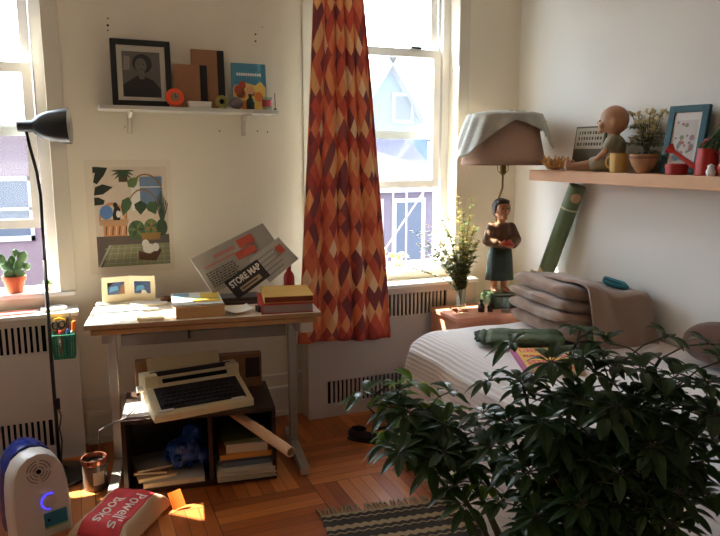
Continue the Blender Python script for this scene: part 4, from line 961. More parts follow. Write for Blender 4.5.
# ------------------------------------------------------------------ night stand
NZ = .60
ns = thing('nightstand', 'small pinkish wood night stand behind the bed in the corner', 'nightstand', (2.215, 3.315, 0))
M_ns = mat('pinkish_wood', (206, 142, 112), rough=.45, var=.12, scale=8)
m = MB(); m.b2((-.315, -.165, NZ-.025), (.325, .16, NZ), bev=.003); m.build('top', M_ns, ns)
for x in (-.29, .30):
    for y in (-.14, .13):
        m = MB(); m.b2((x-.018, y-.018, 0), (x+.018, y+.018, NZ-.025)); m.build('leg', M_ns, ns)
m = MB(); m.b2((-.27, -.15, NZ-.13), (.28, -.135, NZ-.027)); dr = m.build('drawer', M_ns, ns); m = MB(); m.ell((0, -.158, NZ-.08), .012); m.build('knob', M_gold, dr, smooth=True)
m = MB(); m.b2((-.30, -.13, NZ-.13), (-.285, .12, NZ-.027)); m.b2((.295, -.13, NZ-.13), (.31, .12, NZ-.027)); m.b2((-.27, .115, NZ-.13), (.28, .13, NZ-.027)); m.build('apron', M_ns, ns)
# vase of branches
va = thing('flower_vase', 'clear glass vase of leafy sprigs on the night stand by the window', 'vase', (2.055, 3.375, NZ))
m = MB(); m.lathe(((.001, 0), (.028, 0), (.030, .01), (.027, .07), (.030, .13), (.036, .165), (.034, .165), (.028, .13), (.025, .07), (.027, .012), (.001, .01)), n=28, caps=False); m.build('vessel', M_clear, va, smooth=True)
m = MB(); fo = MB(); rnd = random.Random(11); root = Vector((0, 0, .02))
sprigs = [((-.36, -.08, .42), 0), ((-.31, -.09, .34), 0), ((-.25, -.06, .44), 1), ((.10, -.02, .34), 0), ((.11, .02, .42), 0), ((.0, .0, .52), 0), ((-.14, -.08, .40), 0), ((-.05, -.1, .36), 1), ((-.18, .0, .30), 0), ((-.30, -.04, .33), 0), ((-.38, -.05, .22), 0), ((-.22, .02, .40), 0), ((-.17, -.05, .47), 0), ((-.10, .02, .50), 1), ((-.06, -.06, .36), 0), ((-.02, .03, .60), 1), ((.03, -.03, .50), 1), ((.07, .02, .58), 0), ((.02, -.08, .40), 0), ((-.12, -.09, .30), 0), ((-.20, -.09, .36), 0), ((.06, -.06, .34), 1), ((-.05, .05, .44), 1), ((-.14, .05, .34), 0), ((.0, -.03, .30), 0), ((-.08, .0, .28), 0), ((.04, .0, .36), 1), ((-.02, -.05, .46), 0), ((-.12, -.02, .42), 0), ((.02, .04, .44), 1), ((-.26, -.02, .28), 0), ((.08, .0, .42), 1), ((-.04, -.09, .26), 0), ((.05, -.07, .26), 0)]
for (tx, ty, tz), kind in sprigs:
    tip = Vector((tx, ty, tz+.06)); mid = Vector((tx*.32, ty*.32, tz*.62+.05)); neck = Vector((tx*.05, ty*.05, .16)); P = []
    for i in range(15):
        t = i/14; P.append((root*(1-t)**3+neck*3*t*(1-t)**2+mid*3*t*t*(1-t)+tip*t**3))
    m.tube(P, [.0024-.0013*i/14 for i in range(15)], 5, mi=0)
    for i in range(4, 15):
        for s in range(5):
            a = i*2.4+s*1.3+rnd.random(); p = P[i].lerp(P[max(0, i-1)], s/5); dv = Vector((math.cos(a), math.sin(a), rnd.uniform(.1, .8)))
            add_leaf(fo, p, dv, rnd.uniform(.024, .042), rnd.uniform(.016, .026), .2, mi=kind if rnd.random() < .8 else 1-kind, n=3)
m.build('stems', mat('stem_brown', (92, 84, 50), rough=.6), va)
fo.build('foliage', [leaf_mat('sage_leaf', (82, 96, 62), .18), leaf_mat('golden_leaf', (150, 136, 88), .25)], va, fix=False)
# little things beside
o = thing('dark_bottle', 'small dark brown bottle right of the vase on the night stand', 'bottle', (2.115, 3.25, NZ), group='small dark bottles on the night stand')
m = MB(); m.lathe(((.001, 0), (.019, .0), (.02, .035), (.012, .048), (.009, .052), (.009, .058)), n=16); m.build('body', mat('amber_glass', (42, 26, 20), rough=.15, spec=.6), o, smooth=True); m = MB(); m.lathe(((.011, .0585), (.011, .072), (.001, .073)), n=14); m.build('cap', M_black, o)
o = thing('dark_bottle', 'squat dark bottle between the small brown bottle and the figure lamp', 'bottle', (2.165, 3.235, NZ), group='small dark bottles on the night stand')
m = MB(); m.lathe(((.001, 0), (.016, .0), (.017, .03), (.010, .04), (.008, .046)), n=16); m.build('body', mat('amber_glass', (42, 26, 20)), o, smooth=True); m = MB(); m.lathe(((.010, .0465), (.010, .056), (.001, .057)), n=14); m.build('cap', M_black, o)
o = thing('glass_jar', 'clear little glass jar in front of the green lamp base', 'jar', (2.235, 3.185, NZ), group='little glass jars on the night stand')
m = MB(); m.lathe(((.001, 0), (.026, 0), (.027, .06), (.018, .075), (.019, .085), (.017, .085), (.016, .076), (.024, .06), (.023, .004), (.001, .004)), n=20, caps=False); m.build('vessel', M_clear, o, smooth=True)
o = thing('glass_jar', 'clear glass jar at the right of the green lamp base by the blanket', 'jar', (2.40, 3.22, NZ), group='little glass jars on the night stand')
m = MB(); m.lathe(((.001, 0), (.024, 0), (.025, .07), (.021, .08), (.019, .08), (.022, .068), (.021, .004), (.001, .004)), n=20, caps=False); m.build('vessel', M_clear, o, smooth=True)
o = thing('dried_leaf', 'curled orange-brown dried leaf at the left end of the night stand', 'leaf', (1.955, 3.255, NZ+.001))
m = MB(); add_leaf(m, (0, 0, .004), (-.5, -.2, .5), .085, .05, .3, fold=.6); add_leaf(m, (.01, 0, .004), (.6, -.3, .35), .07, .04, .4, fold=.5); q = m.build('blade', mat('dry_leaf', (150, 84, 48), rough=.7, var=.3, scale=50), o, fix=False); add_mod(q, 'SOLIDIFY', thickness=.0015)

# ------------------------------------------------------------------ figure lamp
la = thing('figure_lamp', 'table lamp with a carved standing child figure and pinkish shade', 'lamp', (2.285, 3.33, NZ), -.15)
m = MB(); m.b2((-.085, -.07, 0), (.085, .07, .075), bev=.006); m.b2((-.075, -.06, .075), (.075, .06, .092), bev=.004); m.build('base', mat('green_marbled_base', (60, 74, 50), rough=.3, var=.5, scale=25), la)
M_fskin = mat('painted_skin', (176, 116, 78), rough=.5, var=.2, scale=20)
fig = blob('figure_body', [('c', (-.032, 0, .11), (-.03, .0, .30), .020, .028), ('c', (.03, 0, .11), (.028, 0, .30), .020, .028), ('e', (-.036, -.022, .104), (.020, .036, .013)), ('e', (.036, -.022, .104), (.020, .036, .013)),
    ('e', (0, 0, .33), (.055, .04, .06)), ('e', (0, 0, .42), (.06, .042, .08)), ('c', (0, 0, .47), (0, -.004, .53), .026, .022), ('e', (0, -.008, .575), (.044, .048, .055)), ('e', (0, -.055, .568), (.008, .010, .010)), ('e', (-.044, -.005, .57), (.007, .010, .013)), ('e', (.044, -.005, .57), (.007, .01, .013)), ('e', (0, -.049, .545), (.016, .008, .006)), ('e', (0, -.044, .528), (.02, .012, .012)),
    ('c', (-.06, 0, .47), (-.085, -.015, .39), .026, .022), ('c', (-.085, -.015, .39), (-.03, -.075, .385), .021, .015), ('c', (.06, 0, .47), (.09, -.015, .395), .026, .022), ('c', (.09, -.015, .395), (.03, -.078, .37), .021, .015), ('e', (-.016, -.082, .385), (.018, .012, .012)), ('e', (.018, -.084, .37), (.018, .012, .012))], M_fskin, la, voxel=.0055, smooth=3)
m = MB()
for s in (-1, 1): m.ell((s*.017, -.0525, .585), (.006, .004, .004))
m.build('eyes', M_black, la, smooth=True)
cl = blob('jacket', [('e', (0, .002, .43), (.070, .052, .075)), ('e', (0, .002, .47), (.07, .046, .035)), ('e', (0, .0, .37), (.068, .052, .045)), ('c', (-.063, 0, .47), (-.09, -.015, .395), .032, .030), ('c', (-.09, -.015, .392), (-.055, -.055, .388), .029, .024), ('c', (.063, 0, .47), (.095, -.015, .40), .032, .030), ('c', (.095, -.015, .397), (.055, -.058, .375), .029, .024)], mat('brown_jacket', (104, 74, 52), rough=.6, var=.25, scale=30), la, voxel=.006, smooth=3)
m = MB(); NP = 40
V = []
for k, (r_, z) in enumerate(((.066, .36), (.076, .30), (.083, .22), (.088, .165))):
    for j in range(NP):
        a = 2*PI*j/NP; q = r_*(1+.05*k/3*math.cos(j*PI/NP*16)); V.append((q*math.cos(a), q*.72*math.sin(a), z))
m._new(V, [(i*NP+j, i*NP+(j+1) % NP, (i+1)*NP+(j+1) % NP, (i+1)*NP+j) for i in range(3) for j in range(NP)]); sk = m.build('skirt', mat('dark_green_skirt', (44, 58, 50), rough=.6, var=.3, scale=25), la, smooth=True); add_mod(sk, 'SOLIDIFY', thickness=.006)
blob('hair', [('e', (0, .012, .60), (.052, .05, .043)), ('e', (0, .03, .565), (.046, .028, .045)), ('e', (-.04, .004, .58), (.014, .028, .032)), ('e', (.04, .004, .58), (.014, .028, .032)), ('e', (0, -.022, .622), (.04, .022, .018))], mat('dark_brown_hair', (58, 40, 30), rough=.6, var=.3, scale=40), la, voxel=.005, smooth=2)
m = MB(); m.ell((0, -.098, .385), (.042, .022, .015), rot=(0, .15, 0)); m.ell((-.022, -.098, .398), .012); m.ell((.008, -.1, .401), .012); m.build('held_fruit', mat('red_paint', (168, 58, 40), rough=.4, var=.2), la, smooth=True)
M_brass = mat('dark_brass', (110, 88, 48), rough=.3, metal=.8)
m = MB(); m.tube(((0, .045, .092), (0, .062, .25), (0, .066, .60), (0, .03, .66), (0, 0, .70), (0, 0, .78)), .006, 10); m.build('rod', M_brass, la, smooth=True)
m = MB(); m.lathe(((.012, .78), (.018, .785), (.018, .82), (.013, .83), (.013, .86)), n=16); m.build('socket', M_brass, la)
m = MB()
for s in (-1, 1): m.tube(((s*.008, 0, .775), (s*.032, 0, .80), (s*.036, 0, .86), (s*.045, 0, .95), (s*.04, 0, 1.04), (0, 0, 1.09)), .0025, 8)
m.build('harp', M_brass, la, smooth=True)
m = MB(); m.ell((0, 0, .90), (.03, .03, .04)); m.build('bulb', mat('frosted_bulb', (230, 228, 220)), la, smooth=True)
SZ0, SZ1 = .835, 1.10
def shade_ring(t, r0=0): # soft oblong section, narrower to the top
    a0 = .245-.060*t; b0 = .165-.045*t; out = []
    for j in range(48):
        a = 2*PI*j/48; c, s = math.cos(a), math.sin(a); q = (abs(c)**3+abs(s)**3)**(-1/3); out.append(Vector(((a0-r0)*q*c*.97, (b0-r0)*q*s*.97, SZ0+(SZ1-SZ0)*t)))
    return out
def loft(rings, caps=False, mi=0, b=None):
    b = b or MB(); n = len(rings[0]); V = [p for r in rings for p in r]
    b._new(V, [(i*n+j, i*n+(j+1) % n, (i+1)*n+(j+1) % n, (i+1)*n+j) for i in range(len(rings)-1) for j in range(n)]+([tuple(range(n))[::-1], tuple((len(rings)-1)*n+j for j in range(n))] if caps else []), mi); return b
b = loft([shade_ring(i/8) for i in range(9)]); sh_ = b.build('lamp_shade', None or mat('pinkish_shade', (176, 146, 128), rough=.85, var=.06, scale=14, bump=.2, bscale=120), la); add_mod(sh_, 'SOLIDIFY', thickness=.003); auto(sh_, 40)
b = MB()
for t, r_ in ((0, .0), (1, .0)): b.tube(shade_ring(t)+[shade_ring(t)[0]], .003, 6)
for s in (-1, 1): b.tube(((s*.18, 0, SZ1-.005), (0, 0, 1.092)), .0025, 6)
b.build('shade_trim', mat('shade_trim', (140, 100, 80), rough=.7), sh_)
LM = wmat(la)
# cloth draped over the shade
dc = thing('draped_cloth', 'grey-white garment draped over the top of the pinkish lamp shade', 'cloth', tuple(LM @ Vector((0, 0, SZ1))), -.15)
def drape(u, v):
    a = 2*PI*u; c, s = math.cos(a), math.sin(a); q = (abs(c)**3+abs(s)**3)**(-1/3)
    # hem drop differs round the shade: long on the left, a pointed flap right of centre, short at the front
    left = max(0, -c)**2.0
    flap = math.exp(-((a-1.80*PI)/.30)**2); frontL = math.exp(-((a-1.24*PI)/.42)**2)
    drop = .03+.225*left+.12*flap+.045*max(0, c)+.02*frontL+.05*max(0, s)+.006*math.sin(a*9)
    A0, B0 = .19, .127
    L = .19+drop; d = v*L
    if d < .175:
        f_ = d/.19; x, y = A0*q*c*f_, B0*q*s*f_; z = .020+.014*(1-f_)+.008*noise.noise(Vector((x*18, y*18, 2)))
    else:
        e = d-.175; rr = e; x, y = q*c*(A0*.93+.022+.30*e), q*s*(B0*.93+.020+.27*e); z = .016-.93*rr+.010*math.sqrt(max(0, rr))*0
        w_ = .007*math.sin(a*13+e*9)*min(1, e/.05)+.007; x += c*w_; y += s*w_
    return (x, y, z)
b = MB(); b.grid(drape, 120, 36); bmesh.ops.remove_doubles(b.bm, verts=b.bm.verts, dist=.0004)
q = b.build('cloth', mat('grey_white_cotton', (168, 164, 154), rough=.9, var=.08, scale=16, bump=.25, bscale=70, sheen=.2), dc, smooth=True); add_mod(q, 'SOLIDIFY', thickness=.003, offset=1)
m = MB(); m.prism(((-.03, 0), (.03, 0), (.01, -.085), (-.006, -.09)), -.003, .003, plane='xz'); q = m.build('hanging_tie', mat('yellowed_tie', (206, 186, 134), rough=.9), dc, loc=(.245, -.02, -.02), rot=(0, -.25, .9)); add_mod(q, 'BEVEL', width=.002)
m = MB()
for k, (x, w) in enumerate(((.0, .035), (.045, .03), (.085, .04), (.13, .02))): m.b2((x-.02, -.012+.006*(k % 2), .0355), (x-.02+w*.8, .004+.006*(k % 2), .038))
m.build('embroidery', mat('grey_green_stitch', (124, 128, 112), rough=.9), dc)

# ------------------------------------------------------------------ wrapping roll in the corner
wr = thing('wrapping_paper_roll', 'green patterned paper roll leaning in the corner under the shelf', 'paper roll', (2.505, 3.26, NZ))
a_, b_ = Vector((2.487, 3.255, NZ+.012)), Vector((2.543, 2.995, 1.322)); dd = (b_-a_).normalized()
m = MB(); m.tube((a_, b_), .046, 26, caps=False); u_ = dd.orthogonal().normalized(); v_ = dd.cross(u_)
for e, p in ((0, a_), (1, b_)):
    r1, r2 = m.ring(p, u_, v_, .046, 26), m.ring(p, u_, v_, .012, 26); m._new(r1+r2, [(i, (i+1) % 26, 26+(i+1) % 26, 26+i) for i in range(26)])
m.tube((a_+dd*.001, b_-dd*.001), .0118, 26, caps=False)
rollm = mat('green_print_paper', (96, 114, 80), rough=.5, var=.28, scale=22)
nt = rollm.node_tree; tc = nd(nt, 'ShaderNodeTexCoord'); vo = nd(nt, 'ShaderNodeTexVoronoi', Scale=7.0); nt.links.new(tc.outputs['Object'], vo.inputs['Vector'])
mx = nd(nt, 'ShaderNodeMix', data_type='RGBA'); bs = nt.nodes['Principled BSDF']; src = bs.inputs['Base Color'].links[0].from_socket
nt.links.new(math_n(nt, 'LESS_THAN', vo.outputs['Distance'], .2), mx.inputs[0]); nt.links.new(src, mx.inputs[6]); mx.inputs[7].default_value = (*lin((206, 168, 128)), 1); nt.links.new(mx.outputs[2], bs.inputs['Base Color'])
q = m.build('roll', rollm, wr, world=True); auto(q, 50)
m = MB(); m.tube((a_+dd*.62, a_+dd*.63), .0475, 26); m.build('band', mat('band_pale', (196, 196, 160), rough=.6), wr, world=True)

# ------------------------------------------------------------------ right wall shelf
SX0 = 2.375; SZ = 1.407
rs = thing('wood_shelf', 'thick pine shelf along the right wall above the bed', 'shelf', (2.49, 2.2, SZ))
m = MB(); m.b2((SX0, 1.15, SZ-.058), (RW-.001, 3.205, SZ), bev=.003); m.build('board', M_pine, rs, world=True)
# picture of rows
o = thing('sign_board', 'grey printed board with rows of letters behind the doll on the pine shelf', 'sign', (2.545, 2.94, SZ), rot=(0, .13, 0))
m = MB(); m.b2((-.008, -.115, 0), (.008, .115, .235), bev=.002); m.build('panel', mat('dark_olive_board', (92, 88, 72), rough=.6, var=.15), o)
m = MB(); m.b2((-.0095, -.105, .115), (-.008, .105, .225)); 
rnd = random.Random(5)
for r in range(3):
    for k in range(9): m.b2((-.0102, -.095+k*.021, .132+r*.03), (-.0095, -.095+k*.021+rnd.uniform(.008, .015), .148+r*.03), mi=1)
m.build('printed_label', [mat('label_grey', (172, 166, 150), rough=.7), mat('label_ink', (70, 66, 58), rough=.8)], o)
# shell, coral
o = thing('coral', 'yellowish spiky coral at the left end of the pine shelf', 'coral', (2.455, 3.085, SZ))
m = MB(); rnd = random.Random(6); m.ell((0, 0, .018), (.04, .06, .018))
for k in range(30):
    a = rnd.uniform(0, 2*PI); e = rnd.uniform(.3, 1.4); L = rnd.uniform(.045, .078); p = Vector((.02*math.cos(a), .04*math.sin(a), .015)); m.tube((p, p+Vector((math.cos(a)*.5, math.sin(a)*.8, e)).normalized()*L), (.009, .005), 7)
m.build('branches', mat('yellow_coral', (206, 158, 98), rough=.7, var=.2, scale=40), o, smooth=True)
# doll
M_doll = mat('doll_skin', (176, 128, 96), rough=.45, var=.06)
do = thing('baby_doll', 'bald baby doll in a grey romper sitting on the pine shelf', 'doll', (2.50, 2.69, SZ), rot=(0, 0, 3.86))
do.scale = (.97, .97, .97)
# doll faces -y (towards the room's camera-left) in its own frame, legs stretched to +y end of the shelf handled by the turn
blob('body', [('e', (0, 0, .062), (.062, .055, .062)), ('e', (0, .0, .125), (.06, .05, .07)), ('c', (0, 0, .17), (0, -.004, .20), .028, .026),
    ('e', (0, -.006, .262), (.066, .072, .074)), ('e', (0, -.05, .238), (.046, .034, .036)), ('e', (0, -.083, .25), (.012, .011, .010)), ('e', (-.03, -.062, .233), (.022, .018, .018)), ('e', (.03, -.062, .233), (.022, .018, .018)), ('e', (0, -.076, .222), (.018, .009, .008)), ('e', (0, -.07, .206), (.018, .014, .012)), ('e', (-.066, .0, .25), (.009, .014, .018)), ('e', (.066, .0, .25), (.009, .014, .018)),
    ('c', (-.058, -.004, .165), (-.088, -.035, .10), .022, .019), ('c', (-.088, -.035, .10), (-.075, -.085, .05), .018, .014), ('e', (-.073, -.094, .04), (.014, .018, .012)), ('c', (.058, -.004, .165), (.088, -.035, .10), .022, .019), ('c', (.088, -.035, .10), (.075, -.085, .052), .018, .014), ('e', (.073, -.094, .042), (.014, .018, .012)),
    ('c', (-.035, -.02, .042), (-.062, -.12, .034), .036, .028), ('c', (-.062, -.12, .034), (-.07, -.20, .026), .026, .019), ('e', (-.072, -.216, .034), (.018, .016, .030)), ('c', (.035, -.02, .042), (.062, -.12, .034), .036, .028), ('c', (.062, -.12, .034), (.07, -.2, .026), .026, .019), ('e', (.072, -.216, .034), (.018, .016, .030))], M_doll, do, voxel=.0055, smooth=3)
m = MB()
for s in (-1, 1): m.ell((s*.026, -.073, .257), (.008, .005, .006))
m.build('eyes', mat('doll_eye', (40, 34, 34), rough=.2), do, smooth=True)
m = MB(); m.ell((0, -.0845, .2215), (.012, .004, .004)); m.build('lips', mat('doll_lips', (150, 78, 66), rough=.4), do, smooth=True)
blob('romper', [('e', (0, .002, .066), (.070, .062, .062)), ('e', (0, .002, .125), (.068, .058, .066)), ('e', (0, 0, .160), (.066, .046, .028)), ('c', (-.062, -.004, .162), (-.078, -.022, .13), .030, .028), ('c', (.062, -.004, .162), (.078, -.022, .13), .030, .028), ('c', (-.036, -.02, .045), (-.056, -.085, .04), .044, .040), ('c', (.036, -.02, .045), (.056, -.085, .04), .044, .04)], mat('grey_romper', (166, 158, 136), rough=.9, var=.12, scale=30), do, voxel=.006, smooth=3)
# dried bouquet in white vase behind doll
o = thing('dried_bouquet', 'dried flowers and grey-green leaves in a dark pot behind the mug', 'flowers', (2.55, 2.525, SZ))
m = MB(); m.lathe(((.001, 0), (.03, 0), (.042, .04), (.038, .085), (.028, .1), (.024, .1), (.034, .08), (.001, .08)), n=22, caps=False); m.build('pot', mat('dark_pot', (70, 62, 58), rough=.5), o, smooth=True)
m = MB(); f_ = MB(); rnd = random.Random(12)
for k in range(34):
    a = rnd.uniform(0, 2*PI); rr = rnd.uniform(.02, .10); tip = Vector((rr*.35*math.cos(a)-.01, rr*math.sin(a)*1.1+.01, rnd.uniform(.15, .285))); m.tube((Vector((0, 0, .07)), Vector((tip.x*.3, tip.y*.3, .15)), tip), .0016, 5)
    if k < 16:
        for j in range(9): f_.ell(tip+Vector((rnd.uniform(-.014, .014), rnd.uniform(-.016, .016), rnd.uniform(-.012, .014))), rnd.uniform(.005, .009), mi=0, sub=1)
    else:
        for j in range(7):
            b2 = j*.9; add_leaf(f_, tip*.8+Vector((0, 0, .0)), (math.cos(b2)*.5, math.sin(b2), .35), .07, .018, .5, mi=1)
for k in range(16):
    a = k*2.4; add_leaf(f_, (0, 0, .09), (math.cos(a)*.4, math.sin(a), .45), .1, .016, .8, mi=1)
m.build('stems', mat('stem_brown', (92, 84, 50)), o); f_.build('blooms', [mat('dried_cream_bloom', (206, 190, 146), rough=.9, var=.3, scale=70, bump=.5, bscale=120), leaf_mat('greygreen_leaf', (128, 130, 112), .15)], o, fix=False)
# mug and bowl
o = thing('mug', 'mustard yellow mug with its handle to the left on the pine shelf', 'mug', (2.425, 2.575, SZ), .3)
m = MB(); m.lathe(((.001, 0), (.034, 0), (.038, .005), (.041, .092), (.038, .092), (.035, .008), (.001, .008)), n=30, caps=False); m.build('cup', M_cup, o, smooth=False)
m = MB(); m.tube([(-.0+.0, .038+.026*math.sin(a), .048+.028*math.cos(a)) for a in [i*PI/8 for i in range(9)]], .0055, 10); m.build('handle', M_cup, o, smooth=True)
o = thing('bowl', 'tan wooden bowl tilted against the wall between mug and teal frame', 'bowl', (2.44, 2.432, SZ+.001))
o.scale = (.86, .86, .95)
m = MB(); m.lathe(((.001, 0), (.030, 0), (.034, .006), (.058, .035), (.072, .07), (.074, .092), (.069, .092), (.066, .072), (.05, .04), (.028, .014), (.001, .012)), n=36, caps=False); m.build('vessel', M_bowl, o, smooth=False)
m = MB(); m.lathe(((.0745, .07), (.0755, .076), (.0745, .082)), n=36, caps=False); m.build('painted_band', mat('bowl_band', (138, 92, 64), rough=.5), o)
# teal frame
o = thing('framed_print', 'teal picture frame with a pale floral print leaning on the right wall', 'picture frame', (2.505, 2.285, SZ), rot=(0, .16, .12))
fw, fh, b_ = .195, .305, .030
m = MB()
for a in (((-.011, -fw/2, 0), (.011, -fw/2+b_, fh)), ((-.011, fw/2-b_, 0), (.011, fw/2, fh)), ((-.011, -fw/2+b_, 0), (.011, fw/2-b_, b_)), ((-.011, -fw/2+b_, fh-b_), (.011, fw/2-b_, fh))): m.b2(*a, bev=.002)
m.b2((.006, -fw/2+.005, .005), (.0105, fw/2-.005, fh-.005)); m.build('frame', M_tealf, o)
m = MB(); m.b2((-.003, -fw/2+b_, b_), (.004, fw/2-b_, fh-b_)); m.build('mat_board', mat('white_mat', (214, 210, 204), rough=.7), o)
m = MB(); m.b2((-.0042, -.052, .055), (-.003, .052, .24)); rnd = random.Random(9)
for k in range(34):
    y, z, r_ = rnd.uniform(-.045, .045), rnd.uniform(.065, .23), rnd.uniform(.005, .013)
    m.prism([(y+r_*math.cos(i*PI/4), z+r_*math.sin(i*PI/4)) for i in range(8)], -.0048-.00002*k, -.0042, mi=1+k % 4, plane='yz')
m.build('floral_print', [mat('print_pale', (196, 190, 184), rough=.6), mat('print_rose', (170, 110, 100), rough=.6), mat('print_slate', (110, 130, 140), rough=.6), mat('print_sage', (130, 140, 110), rough=.6), mat('print_dusk', (150, 130, 130), rough=.6)], o)
# red things
o = thing('red_tin', 'low round red tin in front of the teal frame', 'tin', (2.42, 2.222, SZ))
o.scale = (.92, .92, .92)
m = MB(); m.lathe(((.001, 0), (.047, 0), (.050, .004), (.050, .030)), n=32); m.build('body', M_red, o, smooth=False); m = MB(); m.lathe(((.052, .0302), (.0525, .034), (.0515, .048), (.048, .052), (.001, .053)), n=32); m.build('lid', M_red, o, smooth=False)
wc = thing('watering_can', 'red metal watering can with a flared spout on the pine shelf', 'watering can', (2.45, 2.095, SZ))
wc.scale = (.86, .86, .9)
m = MB(); m.lathe(((.001, 0), (.054, 0), (.056, .003), (.046, .125), (.043, .125), (.05, .006), (.001, .006)), n=30, caps=False); m.build('body', M_red, wc, smooth=False)
m = MB(); s0, s1 = Vector((-.03, .035, .035)), Vector((-.05, .155, .108)); d_ = (s1-s0).normalized(); m.tube((s0, s0.lerp(s1, .5), s1), (.014, .011, .009), 14); m.tube((s1, s1+d_*.012, s1+d_*.034), (.009, .014, .027), 18); m.build('spout', M_red, wc, smooth=False)
m = MB(); m.tube(((.0, -.045, .11), (.0, -.085, .10), (0, -.09, .06), (0, -.05, .03)), .005, 8); m.tube(((0, .04, .12), (0, .02, .165), (0, -.02, .165), (0, -.042, .12)), .005, 8); m.build('handle', M_red, wc, smooth=True)
o = thing('trinket', 'tiny white ceramic trinket beside the watering can', 'trinket', (2.39, 2.022, SZ))
m = MB(); m.lathe(((.001, 0), (.016, 0), (.02, .018), (.013, .034), (.016, .042), (.001, .05)), n=18); m.build('body', mat('white_ceramic', (232, 230, 226)), o, smooth=True)
o = thing('red_ball_ornament', 'small round red ornament at the right edge of the photo on the pine shelf', 'ornament', (2.42, 1.975, SZ))
m = MB(); m.ell((0, 0, .034), (.034, .034, .034), sub=3); m.build('ball', mat('orange_red_glaze', (206, 70, 50), rough=.3), o, smooth=True); m = MB(); m.lathe(((.008, .066), (.008, .076), (.001, .077)), n=10); m.build('cap', M_gold, o)
# trailing plant on the shelf
tp = thing('trailing_plant', 'dark trailing houseplant in a pot at the right end of the pine shelf', 'plant', (2.525, 1.965, SZ))
m = MB(); m.lathe(((.001, 0), (.045, 0), (.058, .1), (.054, .1), (.05, .085), (.001, .085)), n=26, caps=False); m.build('pot', mat('dark_green_pot', (44, 56, 50), rough=.4), tp, smooth=False)
m = MB(); f_ = MB(); rnd = random.Random(14)
for k in range(22):
    a = rnd.uniform(PI*.3, PI*1.75); L = rnd.uniform(.12, .24); d_ = Vector((min(.25, math.cos(a))*.7, math.sin(a), 0)); hz = rnd.uniform(.1, .26); P = []
    for i in range(9):
        t = i/8; P.append(Vector((0, 0, .085))+d_*(L*t*.85)+Vector((0, 0, hz*math.sin(min(1, t*1.15)*PI*.8)*.9-.02*t)))
    m.tube(P, .0016, 5)
    for i in range(2, 9):
        for s in (-1, 1): add_leaf(f_, P[i], d_*.6+Vector((-d_.y*s, d_.x*s, -.2)), rnd.uniform(.03, .05), .014, .8, n=4)
m.build('stems', mat('stem_green', (60, 76, 44), rough=.6), tp); f_.build('foliage', leaf_mat('dark_leaf_trailing', (46, 70, 46), .2), tp, fix=False)

# ------------------------------------------------------------------ bed
BX0, BX1, BY0, BY1, BZ = 1.52, 2.575, .95, 3.10, .60
bed = thing('bed', 'bed with a white ribbed bedspread hanging to the floor along the right wall', 'bed', ((BX0+BX1)/2, (BY0+BY1)/2, 0))
m = MB(); m.b2((BX0+.10, BY0+.05, .30), (BX1-.005, BY1-.10, BZ-.035), bev=.06); m.build('mattress', mat('mattress_ticking', (222, 216, 206), rough=.9), bed, world=True)
m = MB(); m.b2((BX0+.05, BY0+.05, .14), (BX1-.01, BY1-.05, .30)); m.build('bed_base', M_dwood, bed, world=True)
for x in (BX0+.1, BX1-.1):
    for y in (BY0+.12, BY1-.12):
        m = MB(); m.b2((x-.025, y-.025, 0), (x+.025, y+.025, .14)); m.build('leg', M_dwood, bed, world=True)
def cover(u, v):
    drop = .59
    X = BX1 - u*(BX1-BX0+drop); Y = BY0-.0 + v*(BY1-BY0+drop*.95)
    dx = max(0, BX0-X); dy = max(0, Y-BY1); cx, cy = max(X, BX0), min(Y, BY1)
    d = math.hypot(dx, dy) if dx and dy else dx+dy
    if dx and dy:
        d = min((dx**3+dy**3)**(1/3), drop*1.06)
    R_ = .10
    ux, uy = (-dx, dy) if d else (0, 0); l = math.hypot(ux, uy) or 1; ux, uy = ux/l, uy/l
    # round over the mattress edge, and round the far corner in plan
    ex, ey = X-BX0 if dx == 0 else 0, BY1-Y if dy == 0 else 0; R_ = .17; H_ = .075
    qx, qy = max(0, R_-ex)/R_, max(0, R_-ey)/R_; q = math.hypot(qx, qy); z = BZ-H_*min(1.42, q)**2.3; off = 0
    if q > 1:
        k_ = (1/q); cx = cx+(R_-R_*k_)*qx*.8 if qx else cx; cy = cy-(R_-R_*k_)*qy*.8 if qy else cy
    if d > 0:
        z = z-d*.985+.012*math.exp(-d*12); off = .030*(1-math.exp(-d*9))+.10*d
        s_ = (cy*9 if dx >= dy else cx*9)
        off += .016*math.sin(s_*1.7+1)*min(1, d/.3)+.010*math.sin(s_*3.1)*min(1, d/.3)
    z += .006*noise.noise(Vector((cx*5, cy*5, d*2)))
    return (cx+ux*off, cy+uy*off*(.35 if dx == 0 else .6), max(.012, z))
b = MB(); b.grid(cover, 150, 200, uv=lambda u, v: (u*1.665, v*2.7))
cv = b.build('bedspread', stripe_cloth('white_ribbed_bedspread', (226, 218, 214), 16, .22), bed, smooth=True, world=True); add_mod(cv, 'SOLIDIFY', thickness=.006, offset=-1)
# rumpled white sheet nearer the camera
b = MB()
def rump(u, v):
    x, y = 1.52+u*.98, .98+v*.62; e = min(1, min(u, 1-u, v, 1-v)/.12)
    n_ = noise.noise(Vector((x*6, y*5, 1)))+.6*abs(noise.noise(Vector((x*9+y*5, y*4, 4))))
    return (x, y, BZ+.012+e*(.035+.06*max(0, n_+.3)))
b.grid(rump, 70, 50); o = b.build('rumpled_sheet', mat('blue_white_sheet', (220, 220, 228), rough=.85, var=.03), smooth=True); add_mod(o, 'SOLIDIFY', thickness=.004, offset=-1)
tag(o, 'rumpled white sheet on the near end of the bed behind the large plant', 'sheet')

